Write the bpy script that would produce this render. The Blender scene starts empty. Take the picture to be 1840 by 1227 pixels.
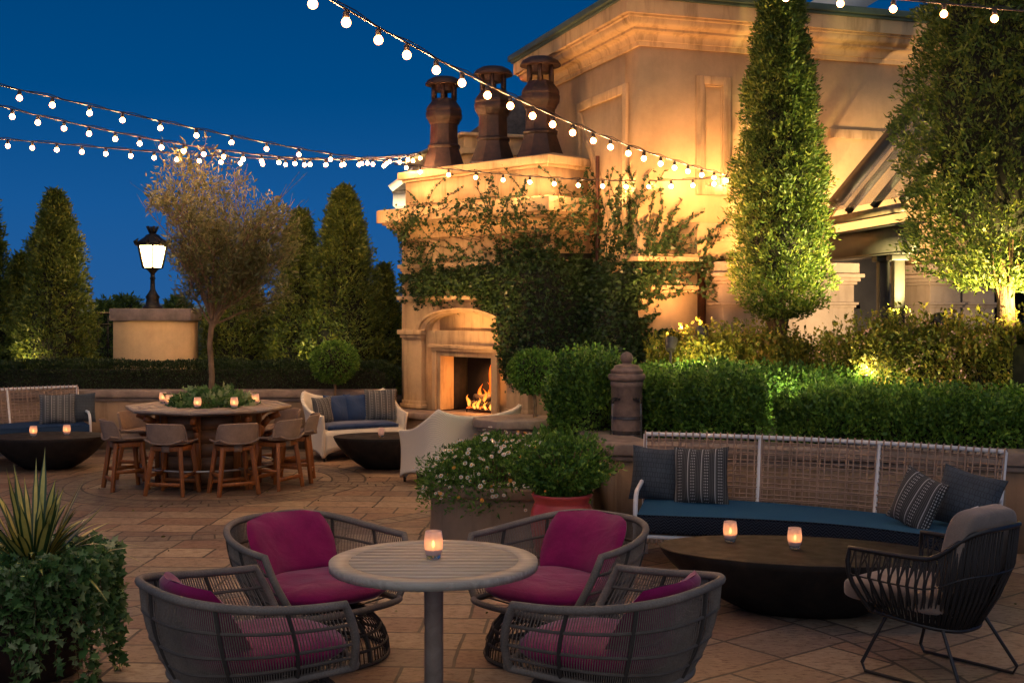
import bpy, math, random
import numpy as np
from mathutils import Vector, noise as mnoise
from math import sin, cos, pi, radians, atan2, sqrt
random.seed(7); rng = np.random.default_rng(11)
scn = bpy.context.scene
COL = scn.collection
F = 2176.0; HZ = 550.0; CZ = 2.1      # focal length in pixels of the 1840 px wide photo, horizon row, eye height
def W(px, py, D): return ((px-920)/F*D, D, CZ-(py-HZ)/F*D)
def X(px, D): return (px-920)/F*D
def G(px, py, z=0.0):
    D = (CZ-z)*F/(py-HZ); return ((px-920)/F*D, D)

# ---------------------------------------------------------------- mesh builder
class MB:
    def __init__(s): s.V=[]; s.Fc=[]; s.n=0
    def add(s, V, faces, mi=0):
        V = np.asarray(V, float).reshape(-1,3); s.V.append(V)
        g = {}
        for f in faces: g.setdefault(len(f), []).append(f)
        for k, fs in g.items(): s.Fc.append((np.asarray(fs, int)+s.n, mi))
        s.n += len(V); return s
    def addnp(s, V, Fa, mi=0):
        s.V.append(V); s.Fc.append((Fa+s.n, mi)); s.n += len(V); return s
    def box(s, x0,x1,y0,y1,z0,z1, mi=0):
        V=[(x0,y0,z0),(x1,y0,z0),(x1,y1,z0),(x0,y1,z0),(x0,y0,z1),(x1,y0,z1),(x1,y1,z1),(x0,y1,z1)]
        return s.add(V, [(0,3,2,1),(4,5,6,7),(0,1,5,4),(1,2,6,5),(2,3,7,6),(3,0,4,7)], mi)
    def prism(s, poly, z0, z1, mi=0, top=None):
        n=len(poly); t = top or poly
        V=[(p[0],p[1],z0) for p in poly]+[(p[0],p[1],z1) for p in t]
        Fa=[tuple(range(n))[::-1], tuple(range(n,2*n))]+[(i,(i+1)%n,n+(i+1)%n,n+i) for i in range(n)]
        return s.add(V,Fa,mi)
    def bar(s, a, b, w, h, mi=0, w2=None, h2=None):
        a=Vector(a); b=Vector(b); d=(b-a).normalized()
        u=d.cross(Vector((0,0,1)))
        if u.length<.05: u=Vector((1,0,0))
        u.normalize(); v=u.cross(d).normalized(); w2=w2 or w; h2=h2 or h
        V=[]
        for p,ww,hh in ((a,w,h),(b,w2,h2)):
            for sx,sy in ((-1,-1),(1,-1),(1,1),(-1,1)): V.append(tuple(p+u*sx*ww/2+v*sy*hh/2))
        return s.add(V, [(0,1,2,3),(7,6,5,4),(0,4,5,1),(1,5,6,2),(2,6,7,3),(3,7,4,0)], mi)
    def tube(s, pts, r, n=8, closed=False, mi=0):
        pts=[Vector(p) for p in pts]; m=len(pts)
        rr = r if hasattr(r,'__len__') else [r]*m
        V=[]; u=None
        for i,p in enumerate(pts):
            a=pts[(i-1)%m] if (i>0 or closed) else p; b=pts[(i+1)%m] if (i<m-1 or closed) else p
            d=(b-a).normalized()
            if u is None:
                u=d.cross(Vector((0,0,1)))
                if u.length<.1: u=d.cross(Vector((0,1,0)))
            u=(u-d*u.dot(d))
            if u.length<1e-6: u=d.orthogonal()
            u.normalize(); v=d.cross(u)
            for k in range(n):
                t=2*pi*k/n; V.append(tuple(p+(u*cos(t)+v*sin(t))*rr[i]))
        Fa=[]
        for i in range(m if closed else m-1):
            j=(i+1)%m
            for k in range(n): l=(k+1)%n; Fa.append((i*n+k,i*n+l,j*n+l,j*n+k))
        if not closed: Fa.append(tuple(range(n))[::-1]); Fa.append(tuple((m-1)*n+k for k in range(n)))
        return s.add(V,Fa,mi)
    def lathe(s, prof, n=24, c=(0,0,0), sx=1, sy=1, rot=0, mi=0):
        V=[];Fa=[];m=len(prof)
        for r,z in prof:
            for k in range(n):
                t=2*pi*(k+.5)/n; x=r*cos(t)*sx; y=r*sin(t)*sy
                V.append((c[0]+x*cos(rot)-y*sin(rot), c[1]+x*sin(rot)+y*cos(rot), c[2]+z))
        for i in range(m-1):
            for k in range(n): l=(k+1)%n; Fa.append((i*n+k,i*n+l,(i+1)*n+l,(i+1)*n+k))
        Fa.append(tuple(range(n))[::-1]); Fa.append(tuple((m-1)*n+k for k in range(n)))
        return s.add(V,Fa,mi)
    def grid(s, fn, nu, nv, mi=0, closed_u=False):
        V=[];Fa=[]; 
        for i in range(nu+1):
            for j in range(nv+1): V.append(fn(i/nu,j/nv))
        for i in range(nu):
            for j in range(nv):
                a=i*(nv+1)+j; b=(i+1)*(nv+1)+j; Fa.append((a,b,b+1,a+1))
        return s.add(V,Fa,mi)
    def leaves(s, P, N, L, Wd, spread=.6, kind='r', mi=0, up=None):
        P=np.asarray(P,float); N=np.asarray(N,float); n=len(P)
        if n==0: return s
        d=N+spread*rng.normal(size=(n,3)); d/=np.linalg.norm(d,axis=1)[:,None]+1e-9
        q=rng.normal(size=(n,3)) if up is None else np.cross(d, up+.5*rng.normal(size=(n,3)))
        sd=np.cross(d,q) if up is None else q
        sd/=np.linalg.norm(sd,axis=1)[:,None]+1e-9
        nn=np.cross(sd,d); l=(L*(.45+1.0*rng.random(n)**1.3))[:,None]; w=l*(Wd/L)
        if kind=='r':
            c=[(0,0,0),(.5,.5,.08),(1,0,0),(.5,-.5,.08)]
        elif kind=='ivy':
            c=[(0,0,0),(.12,.42,.05),(.38,.28,.03),(.50,.58,.0),(.62,.22,.05),(1.,0,-.05),(.62,-.22,.05),(.50,-.58,.0),(.38,-.28,.03),(.12,-.42,.05)]
        elif kind=='oval':
            c=[(0,0,0),(.25,.4,.06),(.6,.48,.06),(1,0,-.04),(.6,-.48,.06),(.25,-.4,.06)]
        k=len(c); V=np.empty((n,k,3))
        for i,(a,b,e) in enumerate(c): V[:,i,:]=P+d*l*a+sd*w*b+nn*l*e
        s.addnp(V.reshape(-1,3), np.arange(n*k).reshape(n,k), mi); return s
    def build(s, name, mats, parent=None, smooth=False, bevel=0, world=False, subd=0, solid=0):
        V=np.concatenate(s.V) if s.V else np.zeros((0,3))
        if world and parent is not None: V=V-np.array(parent.location)[None,:]
        me=bpy.data.meshes.new(name)
        tot=[np.full(len(f),f.shape[1]) for f,_ in s.Fc]; lp=[f.reshape(-1) for f,_ in s.Fc]
        mi=[np.full(len(f),m) for f,m in s.Fc]
        tot=np.concatenate(tot); lp=np.concatenate(lp); mi=np.concatenate(mi)
        me.vertices.add(len(V)); me.vertices.foreach_set('co', V.astype(np.float32).reshape(-1))
        me.loops.add(len(lp)); me.loops.foreach_set('vertex_index', lp.astype(np.int32))
        me.polygons.add(len(tot)); st=np.concatenate(([0],np.cumsum(tot)[:-1]))
        me.polygons.foreach_set('loop_start', st.astype(np.int32)); me.polygons.foreach_set('loop_total', tot.astype(np.int32))
        if not isinstance(mats,(list,tuple)): mats=[mats]
        for m in mats: me.materials.append(m)
        me.polygons.foreach_set('material_index', mi.astype(np.int32))
        me.update(calc_edges=True); me.validate()
        if smooth:
            me.polygons.foreach_set('use_smooth', np.ones(len(me.polygons),bool))
            if smooth!=2:
                try: me.set_sharp_from_angle(angle=radians(50))
                except Exception: pass
        o=bpy.data.objects.new(name, me); COL.objects.link(o)
        if parent is not None: o.parent=parent
        if solid: md=o.modifiers.new('s','SOLIDIFY'); md.thickness=solid; md.offset=0
        if bevel: md=o.modifiers.new('b','BEVEL'); md.width=bevel; md.segments=2; md.limit_method='ANGLE'; md.angle_limit=radians(40)
        if subd: md=o.modifiers.new('d','SUBSURF'); md.levels=subd; md.render_levels=subd
        return o

def thing(name, label, cat, loc=(0,0,0), rotz=0, group=None):
    o=bpy.data.objects.new(name,None); COL.objects.link(o); o.location=loc; o.rotation_euler=(0,0,rotz); o.empty_display_size=.1
    o['label']=label; o['category']=cat
    if group: o['group']=group
    return o
def tag(o,label,cat,group=None):
    o['label']=label; o['category']=cat
    if group: o['group']=group
    return o
def kids(o): return [c for c in bpy.data.objects if c.parent==o]
def copy_tree(o, parent=None, loc=None, rotz=None, label=None, group=None, cmap=None):
    c=o.copy(); COL.objects.link(c); c.parent=parent
    if loc is not None: c.location=loc
    if rotz is not None: c.rotation_euler=(0,0,rotz)
    if label: c['label']=label
    if group: c['group']=group
    for ch in kids(o): copy_tree(ch,c)
    return c
def fbm(p,f=1.,o=3):
    v=0;a=1
    for i in range(o): v+=a*mnoise.noise(Vector(p)*f); f*=2; a*=.5
    return v

# ---------------------------------------------------------------- materials
def newmat(name):
    m=bpy.data.materials.new(name); m.use_nodes=True; nt=m.node_tree; b=nt.nodes['Principled BSDF']; return m,nt,b
def lk(nt,a,b): nt.links.new(a,b)
def ramp(nt,stops,src):
    r=nt.nodes.new('ShaderNodeValToRGB'); e=r.color_ramp.elements
    while len(e)<len(stops): e.new(.5)
    for el,(p,c) in zip(e,stops): el.position=p; el.color=(*c,1)
    lk(nt,src,r.inputs[0]); return r.outputs[0]
def texco(nt,kind='Object',scale=(1,1,1),rot=(0,0,0)):
    t=nt.nodes.new('ShaderNodeTexCoord'); mp=nt.nodes.new('ShaderNodeMapping'); mp.inputs['Scale'].default_value=scale; mp.inputs['Rotation'].default_value=rot
    lk(nt,t.outputs[kind],mp.inputs[0]); return mp.outputs[0]
def ntex(nt,vec,scale,detail=4,rough=.6,dist=0):
    n=nt.nodes.new('ShaderNodeTexNoise'); n.inputs['Scale'].default_value=scale; n.inputs['Detail'].default_value=detail; n.inputs['Roughness'].default_value=rough; n.inputs['Distortion'].default_value=dist
    lk(nt,vec,n.inputs['Vector']); return n.outputs['Fac']
def mixc(nt,f,a,b,mode='MIX'):
    m=nt.nodes.new('ShaderNodeMix'); m.data_type='RGBA'; m.blend_type=mode
    for s,v in ((m.inputs[0],f),(m.inputs[6],a),(m.inputs[7],b)):
        if isinstance(v,(int,float)): s.default_value=v
        elif isinstance(v,tuple): s.default_value=(*v,1)
        else: lk(nt,v,s)
    return m.outputs[2]
def math_(nt,op,a,b=0.,c=None):
    m=nt.nodes.new('ShaderNodeMath'); m.operation=op
    for i,v in enumerate((a,b,c)):
        if v is None: continue
        if isinstance(v,(int,float)): m.inputs[i].default_value=v
        else: lk(nt,v,m.inputs[i])
    return m.outputs[0]
def bump(nt,b,h,strength=.3,dist=.01):
    n=nt.nodes.new('ShaderNodeBump'); n.inputs['Strength'].default_value=strength; n.inputs['Distance'].default_value=dist
    lk(nt,h,n.inputs['Height']); lk(nt,n.outputs[0],b.inputs['Normal'])
def M(name,col,rough=.6,var=.25,vs=4,bs=40,bst=.25,metal=0,scale=(1,1,1),col2=None,spec=None,bd=.004):
    m,nt,b=newmat(name); v=texco(nt,'Object',scale)
    f=ntex(nt,v,vs,5,.65); c2=col2 or tuple(c*(1-var*1.6) for c in col); c1=tuple(min(1,c*(1+var*.6)) for c in col)
    lk(nt,ramp(nt,[(.3,c2),(.7,c1)],f),b.inputs['Base Color']); b.inputs['Roughness'].default_value=rough; b.inputs['Metallic'].default_value=metal
    if spec is not None: b.inputs['Specular IOR Level'].default_value=spec
    if bst: bump(nt,b,ntex(nt,v,bs,4),bst,bd)
    return m
def leafmat(name,cols,rough=.5,trans=.3,nscale=1.5):
    m,nt,b=newmat(name); g=nt.nodes.new('ShaderNodeNewGeometry')
    n=len(cols); v=texco(nt); f=ntex(nt,v,nscale,2)
    fac=math_(nt,'MULTIPLY_ADD',g.outputs['Random Per Island'],.72,math_(nt,'MULTIPLY_ADD',f,.9,-.30))
    c=ramp(nt,[(i/(n-1),cc) for i,cc in enumerate(cols)],fac); lk(nt,c,b.inputs['Base Color']); b.inputs['Roughness'].default_value=rough
    b.inputs['Specular IOR Level'].default_value=.35
    t=nt.nodes.new('ShaderNodeBsdfTranslucent'); lk(nt,c,t.inputs[0]); mx=nt.nodes.new('ShaderNodeMixShader'); mx.inputs[0].default_value=trans
    lk(nt,b.outputs[0],mx.inputs[1]); lk(nt,t.outputs[0],mx.inputs[2]); lk(nt,mx.outputs[0],nt.nodes['Material Output'].inputs[0]); return m
def emis(name,col,st):
    m,nt,b=newmat(name); b.inputs['Base Color'].default_value=(0,0,0,1); b.inputs['Emission Color'].default_value=(*col,1); b.inputs['Emission Strength'].default_value=st; return m
def woodmat(name,col,col2,scale=(1,12,12),rough=.55):
    m,nt,b=newmat(name); v=texco(nt,'Object',scale); f=ntex(nt,v,3,6,.65,.6)
    lk(nt,ramp(nt,[(.3,col2),(.7,col)],f),b.inputs['Base Color']); b.inputs['Roughness'].default_value=rough; bump(nt,b,f,.25,.003); return m

def stucco(name,col,stain=.45):
    m,nt,b=newmat(name); v=texco(nt); f=ntex(nt,v,1.6,6,.7); v2=texco(nt,'Object',(3.5,3.5,.5)); g=ntex(nt,v2,2.0,5,.65)
    c=ramp(nt,[(.3,tuple(x*.78 for x in col)),(.65,tuple(min(1,x*1.06) for x in col))],f)
    st=ramp(nt,[(.50,(1,1,1)),(.78,(1-stain,1-stain*1.08,1-stain*1.2))],g)
    lk(nt,mixc(nt,1.,c,st,'MULTIPLY'),b.inputs['Base Color']); b.inputs['Roughness'].default_value=.9; b.inputs['Specular IOR Level'].default_value=.2
    bump(nt,b,ntex(nt,v,55,5,.7),.35,.006); return m
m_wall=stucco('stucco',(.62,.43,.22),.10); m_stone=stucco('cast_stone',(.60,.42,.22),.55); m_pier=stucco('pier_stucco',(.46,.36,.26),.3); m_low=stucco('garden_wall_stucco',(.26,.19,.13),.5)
m_cap=M('cap_stone',(.26,.20,.16),.8,.3,5,60,.4)
m_clay=M('terracotta_pot_dark',(.042,.018,.011),.6,.5,9,50,.3)
m_green=M('green_gutter',(.07,.11,.07),.5,.2,3,30,.05)
m_iron=M('iron',(.03,.026,.022),.45,.3,20,60,.2,.6)
m_steel=M('canopy_steel',(.055,.05,.045),.5,.25,3,40,.1,.3)
m_white=M('white_metal',(.62,.64,.66),.4,.08,6,60,.05)
m_black=M('black_metal',(.012,.012,.013),.4,.2,10,60,.05)
m_teak=woodmat('teak',(.33,.10,.016),(.17,.05,.010),(9,9,1.2))
m_teak_d=woodmat('teak_panel',(.20,.10,.05),(.09,.045,.022),(1.5,1.5,10))
m_grey_wood=woodmat('weathered_wood',(.52,.49,.39),(.29,.27,.215),(1.2,14,6),.6)
m_grey_wood_y=woodmat('weathered_bar_wood',(.42,.34,.27),(.26,.205,.16),(3,3,3),.6)
m_bark=M('bark',(.15,.09,.05),.9,.5,12,30,1.0,0,(3,3,.6),bd=.02)
m_bark_l=M('pale_bark',(.25,.16,.085),.9,.4,10,40,.7,0,(3,3,.6),bd=.01)
m_soil=M('soil',(.045,.03,.02),.95,.4,8,30,.8)
m_red=M('red_glaze',(.50,.055,.045),.30,.3,3,25,.1,col2=(.32,.04,.034))
m_bronze=None
def table_dark():
    m,nt,b=newmat('dark_cast_metal'); v=texco(nt); f=ntex(nt,v,3.2,8,.7,.5)
    lk(nt,ramp(nt,[(.35,(.010,.009,.009)),(.58,(.020,.017,.015)),(.78,(.05,.030,.022))],f),b.inputs['Base Color'])
    r=ramp(nt,[(.3,(.5,.5,.5)),(.7,(.75,.75,.75))],ntex(nt,v,9,5)); lk(nt,r,b.inputs['Roughness']); b.inputs['Metallic'].default_value=0; b.inputs['Specular IOR Level'].default_value=.22; bump(nt,b,ntex(nt,v,25,4),.12,.004); return m
m_bronze=table_dark()
def fabric(name,col,rough=.85,ws=260,var=.12,sheen=.3):
    m,nt,b=newmat(name); v=texco(nt); f=ntex(nt,v,7,4); w=ntex(nt,v,ws,2)
    c=ramp(nt,[(.3,tuple(x*(1-var*1.5) for x in col)),(.7,tuple(min(1,x*(1+var)) for x in col))],f)
    lk(nt,mixc(nt,.35,c,ramp(nt,[(.35,(.35,.35,.35)),(.65,(1,1,1))],w),'MULTIPLY'),b.inputs['Base Color'])
    b.inputs['Roughness'].default_value=rough; b.inputs['Sheen Weight'].default_value=sheen; b.inputs['Specular IOR Level'].default_value=.15
    # soft folds plus weave
    h=math_(nt,'ADD',math_(nt,'MULTIPLY',ntex(nt,v,4.5,3,.55,.6),1.0),math_(nt,'MULTIPLY',w,.05)); bump(nt,b,h,.6,.022); return m
m_mag=fabric('magenta_fabric',(.26,.004,.090))
m_beige=fabric('beige_fabric',(.24,.185,.145))
m_greyf=fabric('grey_quilted_fabric',(.05,.068,.09),sheen=.08)
_nt=m_greyf.node_tree; _b=_nt.nodes['Principled BSDF']; _v=texco(_nt,'Object',(1,1,1),(pi/2,0,0)); _k=_nt.nodes.new('ShaderNodeTexBrick'); _k.inputs['Scale'].default_value=22; _k.inputs['Brick Width'].default_value=.9; _k.inputs['Row Height'].default_value=.9; _k.inputs['Mortar Size'].default_value=.05; _k.offset=.33; _k.squash=.5; lk(_nt,_v,_k.inputs[0])
_src=_b.inputs['Base Color'].links[0].from_socket; lk(_nt,mixc(_nt,math_(_nt,'MULTIPLY',_k.outputs['Fac'],.6),_src,(.012,.016,.02)),_b.inputs['Base Color'])
m_bluef=fabric('navy_blue_fabric',(.018,.05,.14))
def chevron(name,ca,cb):
    m,nt,b=newmat(name); t=texco(nt); s=nt.nodes.new('ShaderNodeSeparateXYZ'); lk(nt,t,s.inputs[0])
    zz=math_(nt,'PINGPONG',s.outputs[0],.028); yy=math_(nt,'ADD',s.outputs[1],s.outputs[2]); u=math_(nt,'ADD',yy,zz); w=math_(nt,'PINGPONG',u,.012)
    f=math_(nt,'MULTIPLY',w,83); lk(nt,mixc(nt,math_(nt,'GREATER_THAN',f,.5),ca,cb),b.inputs['Base Color']); b.inputs['Roughness'].default_value=.95; b.inputs['Specular IOR Level'].default_value=.05; bump(nt,b,f,.3,.003); return m
m_chevt=chevron('chevron_fabric_lit_top',(.012,.060,.12),(.032,.10,.185)); m_chevs=chevron('chevron_fabric_shaded_side',(.008,.011,.018),(.028,.035,.05))  # one cushion fabric: top coloured bluer as sky-lit, sides darkened as shade
m_navys=chevron('navy_chevron_fabric',(.012,.03,.075),(.024,.055,.12))
def striped(name,base,lite,freq):
    m,nt,b=newmat(name); t=texco(nt); s=nt.nodes.new('ShaderNodeSeparateXYZ'); lk(nt,t,s.inputs[0])
    a=math_(nt,'FRACT',math_(nt,'MULTIPLY',s.outputs[0],freq)); st1=math_(nt,'LESS_THAN',math_(nt,'ABSOLUTE',math_(nt,'SUBTRACT',a,.5)),.17)
    dots=math_(nt,'GREATER_THAN',math_(nt,'FRACT',math_(nt,'MULTIPLY',s.outputs[2],42)),.45)
    thin=math_(nt,'LESS_THAN',math_(nt,'ABSOLUTE',math_(nt,'SUBTRACT',a,.12)),.035)
    fine=math_(nt,'GREATER_THAN',math_(nt,'FRACT',math_(nt,'MULTIPLY',s.outputs[0],freq*8)),.55)
    mm=math_(nt,'MAXIMUM',math_(nt,'MULTIPLY',st1,math_(nt,'MULTIPLY',dots,fine)),thin)
    c=mixc(nt,mm,base,lite); c=mixc(nt,math_(nt,'MULTIPLY',math_(nt,'SUBTRACT',1,st1),math_(nt,'MULTIPLY',fine,.18)),c,lite)
    lk(nt,c,b.inputs['Base Color']); b.inputs['Roughness'].default_value=.9; bump(nt,b,ntex(nt,t,9,3),.4,.01); return m
m_strip=striped('black_striped_fabric',(.018,.02,.022),(.30,.31,.31),9)
m_strip2=striped('grey_striped_fabric',(.035,.042,.048),(.32,.33,.33),12)
def rope(name,c1,c2,sc=120):
    m,nt,b=newmat(name); v=texco(nt); f=ntex(nt,v,sc,2); g=ntex(nt,v,6,3)
    c=mixc(nt,f,c1,c2); lk(nt,mixc(nt,.6,c,ramp(nt,[(.3,(.55,.55,.55)),(.7,(1.25,1.2,1.15))],g),'MULTIPLY'),b.inputs['Base Color']); b.inputs['Roughness'].default_value=.8; bump(nt,b,f,.4,.003); return m
m_rope=rope('taupe_rope',(.10,.086,.07),(.27,.24,.20)); m_ropeb=rope('dark_rope',(.030,.026,.021),(.065,.056,.046)); m_ropek=rope('black_rope',(.010,.009,.009),(.03,.026,.023))
m_tan=rope('tan_weave',(.24,.165,.12),(.36,.26,.195)); m_stoolw=rope('stool_weave',(.20,.135,.095),(.34,.24,.175),110)
def wicker(name,col):
    m,nt,b=newmat(name); t=texco(nt,'Object'); s=nt.nodes.new('ShaderNodeSeparateXYZ'); lk(nt,t,s.inputs[0])
    u=math_(nt,'MULTIPLY',math_(nt,'ADD',s.outputs[0],math_(nt,'MULTIPLY',s.outputs[1],.9)),330); w=math_(nt,'MULTIPLY',s.outputs[2],360)
    h=math_(nt,'MULTIPLY',math_(nt,'SINE',u),math_(nt,'SINE',w)); k=math_(nt,'MULTIPLY_ADD',h,.5,.5)
    lk(nt,ramp(nt,[(0,tuple(c*.68 for c in col)),(.5,col),(1,tuple(min(1,c*1.12) for c in col))],k),b.inputs['Base Color']); b.inputs['Roughness'].default_value=.7; bump(nt,b,k,.6,.006); return m
m_wick=wicker('cream_wicker',(.80,.74,.60))

def floor_mat():
    m,nt,b=newmat('travertine_paving'); t=nt.nodes.new('ShaderNodeTexCoord'); P=t.outputs['Object']
    s=nt.nodes.new('ShaderNodeSeparateXYZ'); lk(nt,P,s.inputs[0])
    def brick(vec,w,h,sc=1,off=.42,freq=2,mort=.012,sq=.7):
        k=nt.nodes.new('ShaderNodeTexBrick'); lk(nt,vec,k.inputs[0]); k.offset=off; k.offset_frequency=freq; k.squash=sq; k.squash_frequency=3
        k.inputs['Color1'].default_value=(0,0,0,1); k.inputs['Color2'].default_value=(1,1,1,1); k.inputs['Mortar'].default_value=(.5,.5,.5,1)
        k.inputs['Scale'].default_value=sc; k.inputs['Mortar Size'].default_value=mort; k.inputs['Mortar Smooth'].default_value=.3; k.inputs['Brick Width'].default_value=w; k.inputs['Row Height'].default_value=h; return k.outputs['Color'],k.outputs['Fac']
    wob=nt.nodes.new('ShaderNodeTexNoise'); wob.inputs['Scale'].default_value=2.2; lk(nt,P,wob.inputs['Vector'])
    vm=nt.nodes.new('ShaderNodeVectorMath'); vm.operation='MULTIPLY_ADD'; lk(nt,wob.outputs['Color'],vm.inputs[0]); vm.inputs[1].default_value=(.03,.03,0); lk(nt,P,vm.inputs[2]); PW=vm.outputs[0]
    mp=nt.nodes.new('ShaderNodeMapping'); mp.inputs['Rotation'].default_value=(0,0,radians(-38)); lk(nt,PW,mp.inputs[0])
    mp0=nt.nodes.new('ShaderNodeMapping'); mp0.inputs['Rotation'].default_value=(0,0,radians(3)); lk(nt,PW,mp0.inputs[0])
    c1,f1=brick(mp0.outputs[0],.70,.37,off=.37,freq=3,sq=.6); c2,f2=brick(mp.outputs[0],.82,.47,off=.31,freq=3,sq=.55)
    sel=math_(nt,'GREATER_THAN',math_(nt,'ADD',s.outputs[0],math_(nt,'MULTIPLY',s.outputs[1],.02)),1.15)
    cc=mixc(nt,sel,c1,c2); ff=math_(nt,'ADD',math_(nt,'MULTIPLY',f1,math_(nt,'SUBTRACT',1,sel)),math_(nt,'MULTIPLY',f2,sel))
    def ring(cx,cy,r0,r1,n):
        x=math_(nt,'SUBTRACT',s.outputs[0],cx); y=math_(nt,'SUBTRACT',s.outputs[1],cy)
        r=math_(nt,'SQRT',math_(nt,'ADD',math_(nt,'MULTIPLY',x,x),math_(nt,'MULTIPLY',y,y))); a=math_(nt,'ARCTAN2',y,x)
        cb=nt.nodes.new('ShaderNodeCombineXYZ'); lk(nt,math_(nt,'MULTIPLY',a,(r0+r1)/2),cb.inputs[0]); lk(nt,math_(nt,'SUBTRACT',r,r0),cb.inputs[1])
        c,f=brick(cb.outputs[0],.2,(r1-r0)/n,mort=.010,sq=1)
        mk=math_(nt,'MULTIPLY',math_(nt,'GREATER_THAN',r,r0),math_(nt,'LESS_THAN',r,r1))
        ed=math_(nt,'MAXIMUM',math_(nt,'LESS_THAN',math_(nt,'ABSOLUTE',math_(nt,'SUBTRACT',r,r0)),.012),math_(nt,'LESS_THAN',math_(nt,'ABSOLUTE',math_(nt,'SUBTRACT',r,r1)),.014))
        return c,f,mk,ed
    grey=None
    for args in ((-3.62,14.5,1.45,1.85,2),(-3.62,14.5,3.45,3.68,1),(-.42,6.5,2.75,2.98,1),(-1.9,15.6,1.15,1.5,2)):
        c,f,mk,ed=ring(*args); cc=mixc(nt,mk,cc,c)
        ff=math_(nt,'MAXIMUM',math_(nt,'ADD',math_(nt,'MULTIPLY',ff,math_(nt,'SUBTRACT',1,mk)),math_(nt,'MULTIPLY',f,mk)),ed)
        grey=mk if grey is None else math_(nt,'MAXIMUM',grey,mk)
    base=ramp(nt,[(0,(.17,.085,.06)),(.2,(.27,.17,.115)),(.42,(.40,.30,.20)),(.62,(.21,.12,.08)),(.82,(.19,.15,.12)),(1,(.46,.36,.24))],cc)
    base=mixc(nt,math_(nt,'MULTIPLY',grey,.7),base,(.165,.145,.12))
    big=ntex(nt,P,1.1,5,.6); base=mixc(nt,.75,base,ramp(nt,[(.3,(.55,.48,.44)),(.5,(.95,.9,.86)),(.7,(1.25,1.22,1.15))],big),'MULTIPLY'); base=mixc(nt,math_(nt,'MULTIPLY',ntex(nt,P,3.7,7,.7),.5),base,(.30,.21,.15))
    base=mixc(nt,.6,base,ramp(nt,[(.35,(.62,.60,.58)),(.5,(.95,.97,.95)),(.66,(1.2,1.24,1.22))],ntex(nt,P,11,7,.75,.3)),'MULTIPLY'); base=mixc(nt,1.,base,(1.06,1.13,1.18),'MULTIPLY')
    sv=nt.nodes.new('ShaderNodeMapping'); sv.inputs['Scale'].default_value=(2.2,7,1); lk(nt,P,sv.inputs[0])
    pits=ntex(nt,sv.outputs[0],6,8,.75,.4); pm=ramp(nt,[(.50,(1,1,1)),(.60,(.55,.47,.42)),(.66,(.22,.17,.14))],pits); base=mixc(nt,.85,base,pm,'MULTIPLY')
    base=mixc(nt,math_(nt,'MULTIPLY',ff,.92),base,(.045,.038,.033)); lk(nt,base,b.inputs['Base Color'])
    b.inputs['Specular IOR Level'].default_value=.3; lk(nt,ramp(nt,[(.3,(.5,.5,.5)),(.7,(.75,.75,.75))],big),b.inputs['Roughness'])
    h=math_(nt,'SUBTRACT',math_(nt,'MULTIPLY',math_(nt,'LESS_THAN',pits,.6),.35),math_(nt,'MULTIPLY',ff,1.)); h=math_(nt,'ADD',h,math_(nt,'MULTIPLY',ntex(nt,P,14,5),.6)); h=math_(nt,'ADD',h,math_(nt,'MULTIPLY',cc,.25))
    bump(nt,b,h,.55,.012); return m
m_floor=floor_mat()
l_con=leafmat('conifer_foliage',[(.035,.065,.014),(.10,.15,.024),(.26,.28,.04)],trans=.2,nscale=4)
l_cyp=leafmat('cypress_foliage',[(.028,.06,.012),(.09,.155,.024),(.30,.33,.05)],trans=.25,nscale=4.5)
l_box=leafmat('boxwood_leaves',[(.020,.060,.010),(.08,.19,.025),(.24,.40,.055)],trans=.3)
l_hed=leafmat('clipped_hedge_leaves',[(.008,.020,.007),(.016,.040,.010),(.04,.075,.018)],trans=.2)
l_abe=leafmat('abelia_leaves',[(.05,.07,.010),(.14,.17,.02),(.30,.29,.035),(.42,.24,.06)],trans=.3)
l_ivy=leafmat('ivy_leaves',[(.014,.034,.012),(.035,.075,.022),(.075,.13,.035)],rough=.4,trans=.2)
l_ivy2=leafmat('variegated_ivy_leaves',[(.03,.085,.025),(.075,.17,.045),(.16,.28,.085),(.42,.48,.26)],rough=.42,trans=.25,nscale=5)
l_oli=leafmat('olive_leaves',[(.07,.08,.025),(.15,.155,.05),(.28,.26,.10)],trans=.25)
l_dai=leafmat('daisy_leaves',[(.03,.085,.014),(.09,.20,.03),(.20,.34,.06)],trans=.3)
m_yel=M('yucca_cream_stripe',(.60,.52,.12),.4,.2,10,40,.1); m_ygr=M('yucca_green',(.035,.085,.025),.4,.3,12,40,.1)
m_pw=M('white_petal',(.75,.72,.6),.6,.1,5,20,0); m_or=M('orange_petal',(.75,.30,.02),.6,.1,5,20,0); m_pk=M('pink_petal',(.62,.36,.28),.6,.1,5,20,0)
# ================================================================ ground, bed, low walls
def struct(o): o['kind']='structure'; return o
g=MB(); g.box(-60,60,-12,19.5,-.3,0); struct(g.build('ground_paving',m_floor))
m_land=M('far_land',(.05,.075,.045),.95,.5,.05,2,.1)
g=MB(); g.box(-400,400,19.5,900,-2.3,-1.2); struct(g.build('ground',m_land))
g=MB()                                         # low hills on the horizon, real ridge 600 m away
def hill(u,v):
    x=-420+840*u; h=4+9*abs(mnoise.noise(Vector((x*.006,3,0))))+3*mnoise.noise(Vector((x*.02,1,0)))
    return (x,560+120*v,-2+(h+1)*sin(pi*min(1,v*1.0+.02)))
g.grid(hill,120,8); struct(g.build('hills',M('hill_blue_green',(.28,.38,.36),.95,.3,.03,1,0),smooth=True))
bed=[(.98,11.12),(4.2,10.42),(9.5,9.3),(9.5,17.6),(1.6,15.1),(1.25,16.5),(.6,15.9),(.45,13.9),(.85,11.75)]
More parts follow.
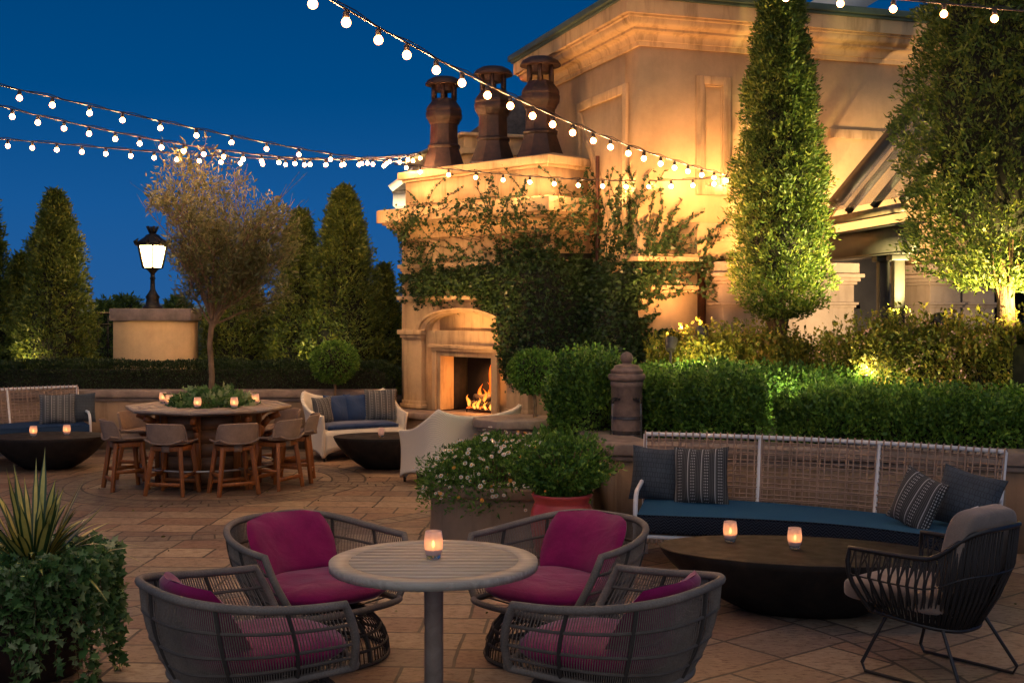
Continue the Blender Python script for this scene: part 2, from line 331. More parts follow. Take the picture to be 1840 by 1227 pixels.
g=MB(); g.prism(bed,.0,.66); struct(g.build('planting_bed_soil',m_soil))
g=MB(); g.prism([(-13,18.2),(-1.7,18.15),(-1.7,21.5),(-13,21.5)],.0,.62); struct(g.build('hedge_bed_soil',m_soil))

def lowwall(name,label,pts,z,th=.3,parent=None):
    # pts: outer face polyline; thickness goes to the left-hand side of travel
    t=thing(name,label,'garden wall',(pts[0][0],pts[0][1],0))
    def offs(pp,d):
        out=[]
        for i,p in enumerate(pp):
            ns=[]
            for a,b in ((i-1,i),(i,i+1)):
                if a<0 or b>=len(pp): continue
                dx,dy=pp[b][0]-pp[a][0],pp[b][1]-pp[a][1]; l=sqrt(dx*dx+dy*dy); ns.append((-dy/l,dx/l))
            nx=sum(n[0] for n in ns)/len(ns); ny=sum(n[1] for n in ns)/len(ns); q=nx*nx+ny*ny
            out.append((p[0]+nx*d/q,p[1]+ny*d/q))
        return out
    def strip(mb,d0,d1,z0,z1):
        a=offs(pts,d0); c=offs(pts,d1)
        for i in range(len(pts)-1): mb.prism([a[i],a[i+1],c[i+1],c[i]],z0,z1)
    w=MB(); strip(w,0,th,-.02,z-.11); w.build('wall_body',m_low,t,world=True)
    w=MB(); strip(w,-.02,th+.02,z-.16,z-.108); strip(w,-.055,th+.05,z-.106,z); w.build('wall_cap',m_cap,t,world=True,bevel=.012)
    return t
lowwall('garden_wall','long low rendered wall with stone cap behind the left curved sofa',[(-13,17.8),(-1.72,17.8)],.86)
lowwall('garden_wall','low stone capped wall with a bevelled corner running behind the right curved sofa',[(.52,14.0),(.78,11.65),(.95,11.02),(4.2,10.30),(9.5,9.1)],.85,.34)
# octagonal planter by the second topiary
t=thing('stone_planter','small octagonal stone planter box under the right topiary ball','planter',(.02,14.15,0))
w=MB(); oc=[(.44*cos(pi/8+i*pi/4),.44*sin(pi/8+i*pi/4)) for i in range(8)]
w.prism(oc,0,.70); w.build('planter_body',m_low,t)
w=MB(); w.prism([(a*1.06,b*1.06) for a,b in oc],.66,.702); w.prism([(a*1.16,b*1.16) for a,b in oc],.704,.80); w.build('planter_cap',m_cap,t,bevel=.012)

# ================================================================ fireplace
C1=Vector((-1.656,18.2,0)); FA=atan2(-2.2,2.136); FL=3.066; FD=1.05
def fw(s,d,z): return (C1.x+s*cos(FA)-d*sin(FA), C1.y+s*sin(FA)+d*cos(FA), z)
fp=thing('fireplace','tall cream stone outdoor fireplace with an arched surround and three dark chimney pots','fireplace',C1,FA)
OX0,OX1,OZ0,OZ1=.93,2.0,.60,1.38
b=MB(); b.box(0,OX0-.06,0,.5,0,3.3); b.box(OX1+.06,FL,0,.5,0,3.3); b.box(OX0-.06,OX1+.06,0,.5,OZ1+.07,3.3); b.box(OX0-.06,OX1+.06,0,.5,0,OZ0-.02)
b.box(0,FL,.5,FD,0,3.3); b.build('chimney_breast',m_stone,fp)
def rectring(mb,off,z0,z1,x0=0,x1=FL,y0=0,y1=FD): mb.box(x0-off,x1+off,y0-off,y1+off,z0,z1)
b=MB()
def fsweep(mb,x0,x1,y0,y1,prof):
    V=[];Fa=[];m=len(prof)
    for o,z in prof: V+=[(x0-o,y0-o,z),(x1+o,y0-o,z),(x1+o,y1+o,z),(x0-o,y1+o,z)]
    for i in range(m-1):
        for k in range(4): l=(k+1)%4; Fa.append((i*4+k,i*4+l,(i+1)*4+l,(i+1)*4+k))
    mb.add(V,Fa)
fsweep(b,0,FL,0,FD,[(0,3.10),(.03,3.10),(.03,3.15),(.05,3.155)]+[(.05+.10*(1-cos(a)),3.155+.11*sin(a)) for a in np.linspace(.2,pi/2,6)]+[(.165,3.27),(.165,3.30),(.21,3.31),(.21,3.34),(.27,3.342),(.27,3.52),(.25,3.535),(-.04,3.545)])
b.build('cornice',m_stone,fp,smooth=True)
b=MB(); rectring(b,.02,2.62,2.66); rectring(b,.05,2.661,2.72); rectring(b,.03,2.16,2.19); rectring(b,.06,2.191,2.25); b.build('string_course',m_stone,fp,bevel=.005)
b=MB(); rectring(b,-.04,3.53,3.95); b.build('stack',m_stone,fp)
b=MB(); rectring(b,.0,3.951,3.99); rectring(b,.05,3.991,4.10)
b.prism([(-.05,-.05),(FL+.05,-.05),(FL+.05,FD+.05),(-.05,FD+.05)],4.101,4.17,top=[(.2,.3),(FL-.2,.3),(FL-.2,FD-.3),(.2,FD-.3)]); b.build('stack_cap',m_stone,fp,bevel=.008)
# surround
cx=1.465
for x0,x1 in ((.15,.56),(2.36,2.77)):
    b=MB()
    b.box(x0,x1,-.09,-.001,.62,1.60); b.box(x0-.04,x1+.04,-.13,-.002,.60,.66); b.box(x0-.02,x1+.02,-.11,-.0015,.661,.71)
    b.box(x0-.015,x1+.015,-.105,-.0015,1.601,1.63); b.box(x0-.04,x1+.04,-.13,-.002,1.631,1.68); b.box(x0-.07,x1+.07,-.16,-.003,1.681,1.75)
    b.build('pilaster',m_stone,fp,bevel=.006)
b=MB()
def archband(r0,r1,y0,y1,zc,h,a0=0,a1=pi,n=28):
    V=[];Fa=[]
    for i in range(n+1):
        a=a0+(a1-a0)*i/n
        for r in (r0,r1):
            for y in (y0,y1): V.append((cx-r*cos(a),y,zc+sin(a)*(h*(r/.8))))
    for i in range(n):
        o=i*4;p=o+4
        Fa+=[(o,p,p+2,o+2),(o+1,o+3,p+3,p+1),(o,o+1,p+1,p),(o+2,p+2,p+3,o+3)]
    Fa+=[(0,2,3,1),(n*4,n*4+1,n*4+3,n*4+2)]
    b.add(V,Fa)
archband(.90,.97,-.15,-.002,1.752,.265); archband(.80,.90,-.11,-.002,1.752,.265); archband(.76,.80,-.08,-.002,1.752,.265)
b.build('arch_moulding',m_stone,fp,smooth=True)
b=MB(); b.box(.62,2.31,-.05,-.001,1.53,1.75); 
for xx in (cx-.28,cx+.28): b.box(xx-.004,xx+.004,-.004,-.0005,1.76,2.05)
b.box(OX0-.20,OX1+.20,-.11,-.0015,1.50,1.545); b.box(OX0-.16,OX1+.16,-.085,-.0012,1.455,1.499)
for x0,x1,z0,z1,y in ((OX0-.15,OX0-.07,.6,1.454,-.07),(OX1+.07,OX1+.15,.6,1.454,-.07)): b.box(x0,x1,y,-.001,z0,z1); 
for x0,x1 in ((OX0-.07,OX0),(OX1,OX1+.07)): b.box(x0,x1,-.04,.22,.6,OZ1+.07)
b.box(OX0-.15,OX1+.15,-.0705,-.0011,OZ1+.071,1.4545); b.box(OX0,OX1,-.04,.22,OZ1,OZ1+.07)
b.build('opening_trim',m_stone,fp,bevel=.006)
m_fb=M('sooty_firebrick',(.018,.012,.009),.9,.6,5,25,.6); m_fbl=M('firebox_side_brick',(.34,.22,.14),.85,.35,4,25,.4)
b=MB(); b.box(OX0,OX1,.49,.4995,.6,1.38); b.box(OX0-.001,OX1+.001,.2205,.4894,1.381,1.40); b.build('firebox_back',m_fb,fp)
for x0,x1 in ((OX0-.058,OX0-.0005),(OX1+.0005,OX1+.058)): b=MB(); b.box(x0,x1,.221,.489,.59,1.38); b.build('firebox_cheek',m_fb,fp)
b=MB(); b.prism([(-.05,-.0015),(-.05,-.40),(.3,-.52),(2.7,-.52),(3.0,-.40),(3.0,-.0015)],.50,.585); b.box(OX0,OX1,-.001,.489,.56,.584); b.build('hearth_slab',m_cap,fp,bevel=.015)
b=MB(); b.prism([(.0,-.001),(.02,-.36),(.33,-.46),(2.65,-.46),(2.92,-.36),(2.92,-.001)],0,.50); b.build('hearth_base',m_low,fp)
# chimney pots
def solve_s(px,off):
    lo,hi=-1,4
    for _ in range(40):
        m=(lo+hi)/2; p=fw(m,off,0); q=920+p[0]/p[1]*F
        if q<px: lo=m
        else: hi=m
    return m
prof=[(.36,0),(.36,.05),(.33,.10),(.235,.36),(.255,.37),(.26,.40),(.225,.42),(.215,.72),(.24,.74),(.25,.77),(.285,.82),(.29,.88),(.275,.91),(.285,.93),(.27,.97),(.20,1.06),(.19,1.10),(.14,1.10)]
first=None
for px in (798,886,971):
    s=solve_s(px,.5); 
    if first is None:
        pot=MB(); pot.lathe(prof,8); first=pot.build('chimney_pot',m_clay,fp,bevel=.006); first.location=(s,.5,4.11)
        cw=MB()
        for k in range(6): a=k*pi/3+.2; cw.box(-.028,.028,-.012,.012,0,.001); cw.V.pop(); cw.Fc.pop(); cw.n-=8; cw.bar((.175*cos(a),.175*sin(a),1.09),(.175*cos(a),.175*sin(a),1.33),.06,.03)
        cw.build('cowl_post',m_clay,first)
        cw=MB(); cw.lathe([(.285,1.315),(.285,1.335),(.25,1.385),(.17,1.43),(.08,1.447),(.0,1.452)],28); cw.lathe([(.15,1.22),(.16,1.33)],16); cw.build('cowl_cap',m_clay,first,smooth=True)
    else:
        c=copy_tree(first,fp); c.location=(s,.5,4.11)
# logs and fire
fr=thing('log_fire','burning logs with orange flames on an iron grate inside the fireplace','fire',fw(1.56,.27,.585),FA)
m_log=M('charred_log',(.05,.03,.02),.9,.6,9,40,1.); m_ember=emis('ember_glow',(1,.14,.015),3)
for k,(a,bb,r) in enumerate((((-.30,-.03,.10),(.30,.0,.11),.055),((-.26,.07,.11),(.28,.06,.10),.055),((-.22,.0,.20),(.2,.05,.22),.05),((.02,-.05,.15),(.27,.09,.31),.045),((-.10,-.1,.09),(-.02,.1,.24),.04))):
    l=MB(); A=Vector(a);B=Vector(bb); l.tube([A.lerp(B,i/6)+Vector((0,0,.008*sin(i*2+k))) for i in range(7)],[r*(1+.1*sin(i*1.7+k)) for i in range(7)],10); l.build('log',m_log,fr)
l=MB()
for i in range(9): x=-.28+.07*i; l.bar((x,-.12,.045),(x,.12,.045),.012,.012)
l.bar((-.3,-.12,.04),(.3,-.12,.04),.015,.015); l.bar((-.3,.12,.04),(.3,.12,.04),.015,.015); 
for x in (-.28,.28):
    for y in (-.11,.11): l.bar((x,y,0),(x,y,.04),.015,.015)
l.build('grate',m_iron,fr)
l=MB(); P=np.c_[rng.uniform(-.28,.28,260),rng.uniform(-.1,.1,260),rng.uniform(.05,.075,260)]; l.leaves(P,np.tile([0,0,1],(260,1)),.022,.02,1.2); l.build('ember_bed',m_ember,fr)
def flame_mat():
    m,nt,bb=newmat('flame'); nt.nodes.remove(bb); t=texco(nt); s=nt.nodes.new('ShaderNodeSeparateXYZ'); lk(nt,t,s.inputs[0])
    z=math_(nt,'ADD',math_(nt,'MULTIPLY',s.outputs[2],1.0),math_(nt,'MULTIPLY',ntex(nt,t,14,3),.16)); c=ramp(nt,[(.06,(1,.55,.12)),(.22,(1,.33,.04)),(.42,(1,.13,.01))],z)
    e=nt.nodes.new('ShaderNodeEmission'); lk(nt,c,e.inputs[0]); lw=nt.nodes.new('ShaderNodeLayerWeight'); lw.inputs[0].default_value=.35
    f=math_(nt,'SUBTRACT',1,lw.outputs['Facing']); lk(nt,math_(nt,'MULTIPLY',math_(nt,'POWER',f,1.6),2.6),e.inputs[1])
    tr=nt.nodes.new('ShaderNodeBsdfTransparent'); mx=nt.nodes.new('ShaderNodeMixShader'); lk(nt,math_(nt,'MINIMUM',math_(nt,'MULTIPLY',math_(nt,'POWER',f,1.5),1.3),.93),mx.inputs[0]); lk(nt,tr.outputs[0],mx.inputs[1]); lk(nt,e.outputs[0],mx.inputs[2]); lk(nt,mx.outputs[0],nt.nodes['Material Output'].inputs[0]); return m
m_fl=flame_mat()
for k,(x,y,z,h,r) in enumerate(((-.25,-.1,.08,.17,.04),(-.19,.08,.10,.30,.05),(-.10,-.12,.05,.12,.035),(-.02,-.13,.06,.16,.035),(.05,-.06,.13,.22,.04),(.12,.02,.18,.38,.065),(.17,-.02,.2,.50,.075),(.23,.03,.15,.36,.06),(.14,-.13,.05,.12,.03),(.24,-.12,.05,.14,.035),(.0,.08,.15,.28,.05),(.29,-.02,.1,.22,.035))):
    f=MB(); pts=[];rr=[]
    for i in range(12):
        u=i/11; pts.append((x+.035*sin(u*6+k)*u+.02*u*sin(k*3),y+.02*cos(u*5+k)*u,z+h*u)); rr.append(max(.0015,r*(sin(pi*min(1,(u*.9+.12)))**1.1)*(1-.55*u)))
    f.tube(pts,rr,12); f.build('flame',m_fl,fr,smooth=2)

# ================================================================ main building
BC=Vector((1.585,15.0,0)); BA=atan2(.319,.948)
def bw(x,y,z): return (BC.x+x*cos(BA)-y*sin(BA), BC.y+x*sin(BA)+y*cos(BA), z)
def bs(px):   # distance along the right face for a photo column
    k=(px-920)/F; return (BC.x-k*BC.y)/(k*sin(BA)-cos(BA))
bd=thing('building','large cream rendered building with deep cornice, green gutter and arched loggia on the right','building',BC,BA)
BL=9.5; BDp=3.6
z_l=2.34
sA=bs(1366); 
b=MB()
s1=bs(1253); s2=bs(1276)
b.box(0,BL,0,.45,3.15,5.38)             # upper wall, right face
b.box(0,s1,0,.45,0,3.15); b.box(s1,bs(1492),0,.45,2.70,3.1499)
b.box(0,.4,.4501,BDp,0,5.38)            # left face wall
b.box(.4,BL,BDp-.3,BDp,0,5.38)
# arch spandrel
ax0,ax1=bs(1500),bs(1662)
def spandrel(x0,x1,zs,zt,ztop):
    n=18; xc=(x0+x1)/2; r=(x1-x0)/2; V=[];Fa=[]
    for y in (0,.45):
        for i in range(n+1):
            a=pi*i/n; V.append((xc-r*cos(a),y,zs+(zt-zs)*sin(a))); V.append((xc-r*cos(a),y,ztop))
    q=2*(n+1)
    for i in range(n): o=2*i; Fa+=[(o,o+2,o+3,o+1),(q+o,q+o+1,q+o+3,q+o+2),(o,q+o,q+o+2,o+2)]
    b.add(V,Fa)
spandrel(ax0,ax1,2.62,3.04,3.1499)
ax2,ax3=bs(1782),bs(1960); spandrel(ax2,ax3,2.62,3.04,3.1499)
b.box(bs(1492),ax0,0,.45,2.62,3.1499); b.box(ax1,ax2,0,.45,2.62,3.1499); b.box(ax3,BL,0,.45,0,3.1499)
b.build('wall',m_wall,bd)
def rring(mb,o,z0,z1): mb.box(-o,BL+o,-o,BDp+o,z0,z1)
b=MB(); zc=5.32
def sweep(mb,x0,x1,y0,y1,prof):
    V=[];Fa=[];m=len(prof)
    for o,z in prof: V+=[(x0-o,y0-o,z),(x1+o,y0-o,z),(x1+o,y1+o,z),(x0-o,y1+o,z)]
    for i in range(m-1):
        for k in range(4): l=(k+1)%4; Fa.append((i*4+k,i*4+l,(i+1)*4+l,(i+1)*4+k))
    mb.add(V,Fa)
cy=[(.0,0),(.035,0),(.035,.055),(.055,.06)]+[(.055+.075*(1-cos(a)),.06+.10*sin(a)) for a in np.linspace(.2,pi/2,6)]+[(.155,.165),(.155,.195),(.17,.20)]+[(.17+.09*sin(a),.20+.09*(1-cos(a))) for a in np.linspace(.1,pi/2,6)]+[(.285,.30),(.285,.325),(.33,.327),(.33,.50),(.20,.505)]
sweep(b,0,BL,0,BDp,[(o,zc+z) for o,z in cy]); zc+=.502
for x in (1.3,2.75,4.2,5.65): b.box(x-.004,x+.004,-.332,-.3295,zc-.165,zc)
b.build('cornice',m_stone,bd,smooth=True)
b=MB(); rring(b,.36,zc,zc+.035); rring(b,.40,zc+.0355,zc+.12); b.prism([(-.38,-.38),(BL+.38,-.38),(BL+.38,BDp+.38),(-.38,BDp+.38)],zc+.121,zc+.5,top=[(1.6,1.6),(BL-1.6,1.6),(BL-1.6,BDp-1.6),(1.6,BDp-1.6)]); b.build('gutter_roof',m_green,bd,bevel=.006)
b=MB()
def band(mb,z,p,h,x1,yl=BDp):
    mb.box(-p,x1,-p,-.0008,z,z+h); mb.box(-p-.0005,-.0008,-.0007,yl,z,z+h)
for z,p,h in ((2.66,.05,.06),(2.721,.03,.03),(2.31,.05,.05),(2.27,.03,.039)): band(b,z,p,h,s1)
b.build('string_course',m_stone,bd,bevel=.005)
def frame(mb,x0,x1,z0,z1,w,y0,y1):
    mb.box(x0,x0+w,y0,y1,z0,z1); mb.box(x1-w,x1,y0,y1,z0,z1); mb.box(x0+w,x1-w,y0,y1,z1-w,z1); mb.box(x0+w,x1-w,y0,y1,z0,z0+w)
b=MB(); fx0,fx1=bs(1249),bs(1311); frame(b,fx0,fx1,3.50,5.0,.11,-.045,-.001); frame(b,fx0+.111,fx1-.111,3.611,4.889,.02,-.03,-.001); b.build('panel_moulding',m_stone,bd,bevel=.005)
b=MB(); x0=bs(1489); 
b.box(x0,x0+1.5,-.04,-.001,4.30,4.42); b.bar((x0+.05,-.02,3.2),(x0+.95,-.02,4.3),.04,.12); b.bar((x0+.95,-.02,4.3),(x0+1.9,-.02,3.2),.04,.12); b.box(x0+1.5,x0+3.2,-.04,-.001,4.30,4.42); b.build('gable_moulding',m_stone,bd,bevel=.004)
b=MB() # framed panel on the left face
for (y0,y1,z0,z1) in ((.33,.45,3.0,4.92),(.45,2.05,4.80,4.92),(1.93,2.05,3.0,4.80)): b.box(-.045,-.001,y0,y1,z0,z1)
b.bar((-.02,1.95,4.75),(-.02,.75,3.1),.04,.11); b.build('panel_moulding',m_stone,bd,bevel=.004)
b=MB(); b.tube([(-.06,1.22,4.1),(-.06,1.22,.5)],.028,10); b.build('downpipe',M('copper_downpipe',(.08,.030,.016),.5,.3,6,30,.1,.4),bd,smooth=True)
# piers with capitals
def pier(name,x0,x1,y0=-.16,y1=.6,zt=2.66,steps=((0,0),)):
    p=MB(); xa,xb=x0,x1
    n=len(steps)
    for i,(dx,dy) in enumerate(steps): p.box(xa+dx,xb-dx,y0+dy,y1-dy,0,zt-.28)
    p.box(xa-.02,xb+.02,y0-.02,y1+.02,2.08,2.115); p.box(xa-.045,xb+.045,y0-.045,y1+.045,2.116,2.15)
    for o,z0,z1 in ((.03,zt-.279,zt-.24),(.06,zt-.239,zt-.19),(.10,zt-.189,zt-.14),(.05,zt-.139,zt-.001)): p.box(xa-o,xb+o,y0-o,y1+o,z0,z1)
    return p.build(name,m_pier,bd,bevel=.006)
pier('pier',bs(1288),bs(1364)); pier('pier',bs(1392),bs(1522)); pier('pier',bs(1658),bs(1712),-.16); pier('pier',bs(1720),bs(1778),-.10)
pier('pier',bs(1935),bs(2000))
b=MB(); b.box(s1+.01,s1+.05,.12,.3,0,2.59); b.box(s1+.055,s2+.04,.2,.26,0,2.59); b.build('door_frame',M('mahogany',(.10,.035,.018),.4,.3,6,40,.2),bd)
# loggia interior
m_int=M('loggia_inner_wall',(.30,.29,.29),.85,.15,3,40,.1)
b=MB(); b.box(s2,BL-.01,2.6,2.7,0,3.15); b.box(s2,BL-.01,.46,2.6,3.151,3.2); b.box(s2,BL-.01,.46,2.6,.55,.6); b.build('inner_wall',m_int,bd)
m_glass,ntg,bg=newmat('dark_window_glass'); bg.inputs['Base Color'].default_value=(.02,.025,.03,1); bg.inputs['Roughness'].default_value=.08; bg.inputs['Metallic'].default_value=.3
b=MB(); xa,xb=bs(1528),bs(1660); 
b2=MB(); b2.box(bs(1530),bs(1745),2.57,2.59,2.06,2.16); b2.box(bs(1650),bs(1672),2.57,2.59,.6,2.06); b2.box(bs(1530),bs(1545),2.57,2.59,.6,2.06); b2.build('window_frame',m_iron,bd)
b=MB(); b.box(bs(1546),bs(1649),2.585,2.598,.6,2.06); b.build('window_pane',m_glass,bd)
b=MB(); b.box(bs(1795),bs(2000),1.0,1.02,.6,2.3); b.build('window_pane',m_glass,bd)
b=MB()
for px in (1795,1836,1890): b.box(bs(px),bs(px)+.06,.96,.99,.6,2.3)
b.box(bs(1795),bs(1990),.955,.99,1.35,1.40); b.build('window_frame',m_iron,bd)
# rear annex
ax=thing('building','lower cream building with plain parapet rising behind the chimney pots','building',bw(0,6.2,0),BA)
b=MB(); b.box(-.4,4,0,4,0,4.70); b.build('wall',m_wall,ax); b=MB(); b.box(-.5,4.1,-.1,4.1,4.70,4.8); b.box(-.46,4.06,-.06,4.06,4.801,5.0); b.box(-.55,4.15,-.15,4.15,5.001,5.06); b.build('parapet',m_stone,ax,bevel=.01)
# pavilion behind fireplace on the left
pv=thing('building','white gabled roof end lit brightly behind the left side of the fireplace','building',(-2.05,24.5,0))
b=MB(); b.box(.02,3,0,3,0,4.10); b.build('wall',m_wall,pv)
m_sh=M('roof_shingle',(.10,.075,.06),.9,.4,8,30,.5); m_wt=M('white_trim',(.75,.68,.55),.6,.1,5,30,.05)
b=MB(); b.prism([(-.35,-.3),(3,-.3),(3,3.3),(-.35,3.3)],4.36,4.42); b.prism([(-.35,-.3),(3,-.3),(3,3.3),(-.35,3.3)],4.421,6.3,top=[(2.2,-.3),(2.9,-.3),(2.9,3.3),(2.2,3.3)]); b.build('roof',m_sh,pv)
b=MB(); b.box(-.33,3,-.28,-.0,4.1,4.355); b.box(-.33,.0,.0,3.2,4.1,4.355); b.bar((-.38,-.33,4.44),(.95,-.33,5.45),.06,.14); b.build('eave_trim',m_wt,pv)

# ================================================================ glass canopy
cn=thing('glass_canopy','steel and glass gabled canopy with sloping panes between the two tall cypresses','canopy',(4.0,15.3,0))
E0=Vector((3.93,15.3,3.19)); E1=Vector((4.17,12.9,3.19)); rise=Vector((1.15,.16,1.36))
b=MB(); b.bar(E0+Vector((0,0,-.04)),E1+Vector((0,0,-.04)),.10,.09); b.build('eave_beam',M('canopy_eave_tan',(.15,.11,.075),.5,.3,5,40,.1),cn,world=True)
b=MB(); b.bar(E0+Vector((.12,0,-.36)),E1+Vector((.12,0,-.36)),.10,.30); b.bar(E0+Vector((.12,0,-.51)),E1+Vector((.12,0,-.51)),.22,.025);b.bar(E0+Vector((.12,0,-.20)),E1+Vector((.12,0,-.20)),.22,.025); b.build('lower_beam',m_steel,cn,world=True)
for i in range(4):
    A=E0.lerp(E1,.02+i*.32); b=MB(); b.bar(A+Vector((0,0,.03)),A+rise+Vector((0,0,.03)),.04,.08); b.build('rafter',m_steel,cn,world=True)
b=MB(); b.bar(E0+rise+Vector((0,0,.06)),E1+rise+Vector((0,0,.06)),.12,.16); b.build('ridge_beam',m_steel,cn,world=True)
b=MB(); b.bar(E0+rise*.1+Vector((-.02,-.25,.05)),E0+rise*.92+Vector((-.02,-.25,.05)),.34,.10); b.build('valley_gutter',m_steel,cn,world=True)
mg,ntg,bg=newmat('canopy_glass'); bg.inputs['Base Color'].default_value=(.62,.58,.50,1); bg.inputs['Roughness'].default_value=.10; bg.inputs['Alpha'].default_value=.38
for i in range(3):
    A=E0.lerp(E1,.02+i*.32+.01); B=E0.lerp(E1,.02+(i+1)*.32-.01); u=Vector((0,0,.08)); b=MB()
    V=[A+u,B+u,B+rise+u,A+rise+u]; V+=[v+Vector((0,0,.012)) for v in V]; b.add([tuple(v) for v in V],[(0,3,2,1),(4,5,6,7),(0,1,5,4),(1,2,6,5),(2,3,7,6),(3,0,4,7)]); b.build('glass_pane',mg,cn,world=True)
for i,yy in enumerate((13.75,13.35)):
    b=MB(); x=E0.x+.12+(E0.y-yy)*.105; b.box(x-.06,x+.06,yy-.06,yy+.06,.6,2.66); b.box(x-.1,x+.1,yy-.1,yy+.1,2.60,2.665); b.build('post',m_steel,cn,world=True,bevel=.01)
sat=thing('roof_antenna_panel','pale flat panel rising above the green roof edge at the top right','roof panel',bw(bs(1650),2.2,6.2),BA)
b=MB(); b.bar((-.6,0,.0),(.9,0,.9),.10,.5); b.build('panel',m_wt,sat); b=MB(); b.bar((.2,0,-.5),(.2,0,.5),.05,.05); b.build('mount',m_steel,sat)

# ================================================================ gate pillar + lantern + railing
gp=thing('gate_pillar','wide cream rendered pillar with flat stone cap carrying the lantern','pillar',(X(271,19.6),19.9,0))
b=MB(); b.box(-.61,.61,-.3,.3,.0,1.86); b.build('shaft',m_wall,gp); b=MB(); b.box(-.66,.66,-.35,.35,1.861,2.06); b.build('cap',m_cap,gp,bevel=.01)
lp=thing('lantern','lit black street lantern with crown finial standing on the cream pillar','lantern',(X(271,19.8),19.9,2.06)); lp.scale=(1.16,1.16,.95)
b=MB(); b.lathe([(.14,0),(.14,.03),(.10,.06),(.085,.16),(.10,.20),(.06,.27),(.035,.33),(.03,.50),(.045,.52),(.03,.54),(.03,.60),(.07,.66),(.12,.70)],16); b.build('post',m_iron,lp,smooth=True)
m_lg=emis('lantern_glass',(1,.60,.24),60)
b=MB(); b.lathe([(.135,.70),(.205,1.08)],6,rot=.3); b.build('glass',m_lg,lp)
b=MB()
for k in range(6): a=2*pi*(k+.5)/6+.3; b.bar((.146*cos(a),.146*sin(a),.70),(.222*cos(a),.222*sin(a),1.09),.026,.026)
b.lathe([(.13,.685),(.15,.69),(.145,.71),(.13,.712)],6,rot=.3); b.lathe([(.215,1.075),(.235,1.085),(.235,1.11),(.2,1.12)],24); b.build('cage',m_iron,lp)
b=MB(); b.lathe([(.235,1.11),(.20,1.16),(.11,1.235),(.09,1.27),(.045,1.29),(.04,1.33),(.0,1.34)],24)
for k in range(8): a=2*pi*k/8; b.tube([(.235*cos(a),.235*sin(a),1.1),(.255*cos(a),.255*sin(a),1.16),(.22*cos(a),.22*sin(a),1.20)],[.018,.022,.008],6)
for k in range(6): a=2*pi*k/6; b.bar((.04*cos(a),.04*sin(a),1.30),(.085*cos(a),.085*sin(a),1.42),.035,.012)
b.build('crown',m_iron,lp)
def railing(x0,x1,y,label):
    r=thing('railing',label,'railing',(x0,y,.6)); L=x1-x0
    b=MB(); b.box(0,L,-.02,.02,1.36,1.40); b.box(0,L,-.015,.015,1.18,1.20); b.box(0,L,-.015,.015,.12,.14); b.build('rail',m_iron,r)
    b=MB(); n=int(L/.16)
    for i in range(n+1):
        x=i*L/n; b.box(x-.008,x+.008,-.008,.008,.14,1.36)
        if i<n:
            xc=x+L/n/2; rr=L/n/2-.012
            for zc in (1.08,.86,.64,.42): b.tube([(xc+rr*cos(a),0,zc+rr*1.15*sin(a)) for a in np.linspace(0,2*pi,12,endpoint=False)],.008,4,closed=True)
    b.build('scrollwork',m_iron,r)
    for x in (0,L): 
        b=MB(); b.box(x-.03,x+.03,-.03,.03,.0,1.43); b.build('post',m_iron,r)
railing(-9.8,-6.55,20.6,'black scrollwork iron railing to the left of the lantern pillar')
railing(-5.15,-1.75,20.6,'black scrollwork iron railing behind the conifers right of the lantern pillar')
# ================================================================ furniture
def rot2(x,y,a): return x*cos(a)-y*sin(a), x*sin(a)+y*cos(a)
def facing(fx,fy): return atan2(fx,-fy)      # local front is -Y
# ---- votives
m_frost,ntv,bv=newmat('frosted_glass'); bv.inputs['Base Color'].default_value=(.85,.70,.66,1); bv.inputs['Roughness'].default_value=.35; bv.inputs['Alpha'].default_value=1
t_=ntv.nodes.new('ShaderNodeBsdfTranslucent'); t_.inputs[0].default_value=(.95,.80,.78,1); mx_=ntv.nodes.new('ShaderNodeMixShader'); mx_.inputs[0].default_value=.62
tp=ntv.nodes.new('ShaderNodeBsdfTransparent'); mx2=ntv.nodes.new('ShaderNodeMixShader'); mx2.inputs[0].default_value=.10
lk(ntv,bv.outputs[0],mx_.inputs[1]); lk(ntv,t_.outputs[0],mx_.inputs[2]); lk(ntv,mx_.outputs[0],mx2.inputs[1]); lk(ntv,tp.outputs[0],mx2.inputs[2]); lk(ntv,mx2.outputs[0],ntv.nodes['Material Output'].inputs[0])
m_clear,ntc,bc=newmat('clear_glass_base'); bc.inputs['Base Color'].default_value=(.9,.92,.9,1); bc.inputs['Roughness'].default_value=.05; bc.inputs['Transmission Weight'].default_value=.9; bc.inputs['IOR'].default_value=1.45
m_wax=M('wax',(.75,.62,.52),.5,.05,5,20,0); m_flm=emis('candle_flame',(1,.38,.09),34); m_flm0=emis('candle_flame_far',(1,.42,.12),70)
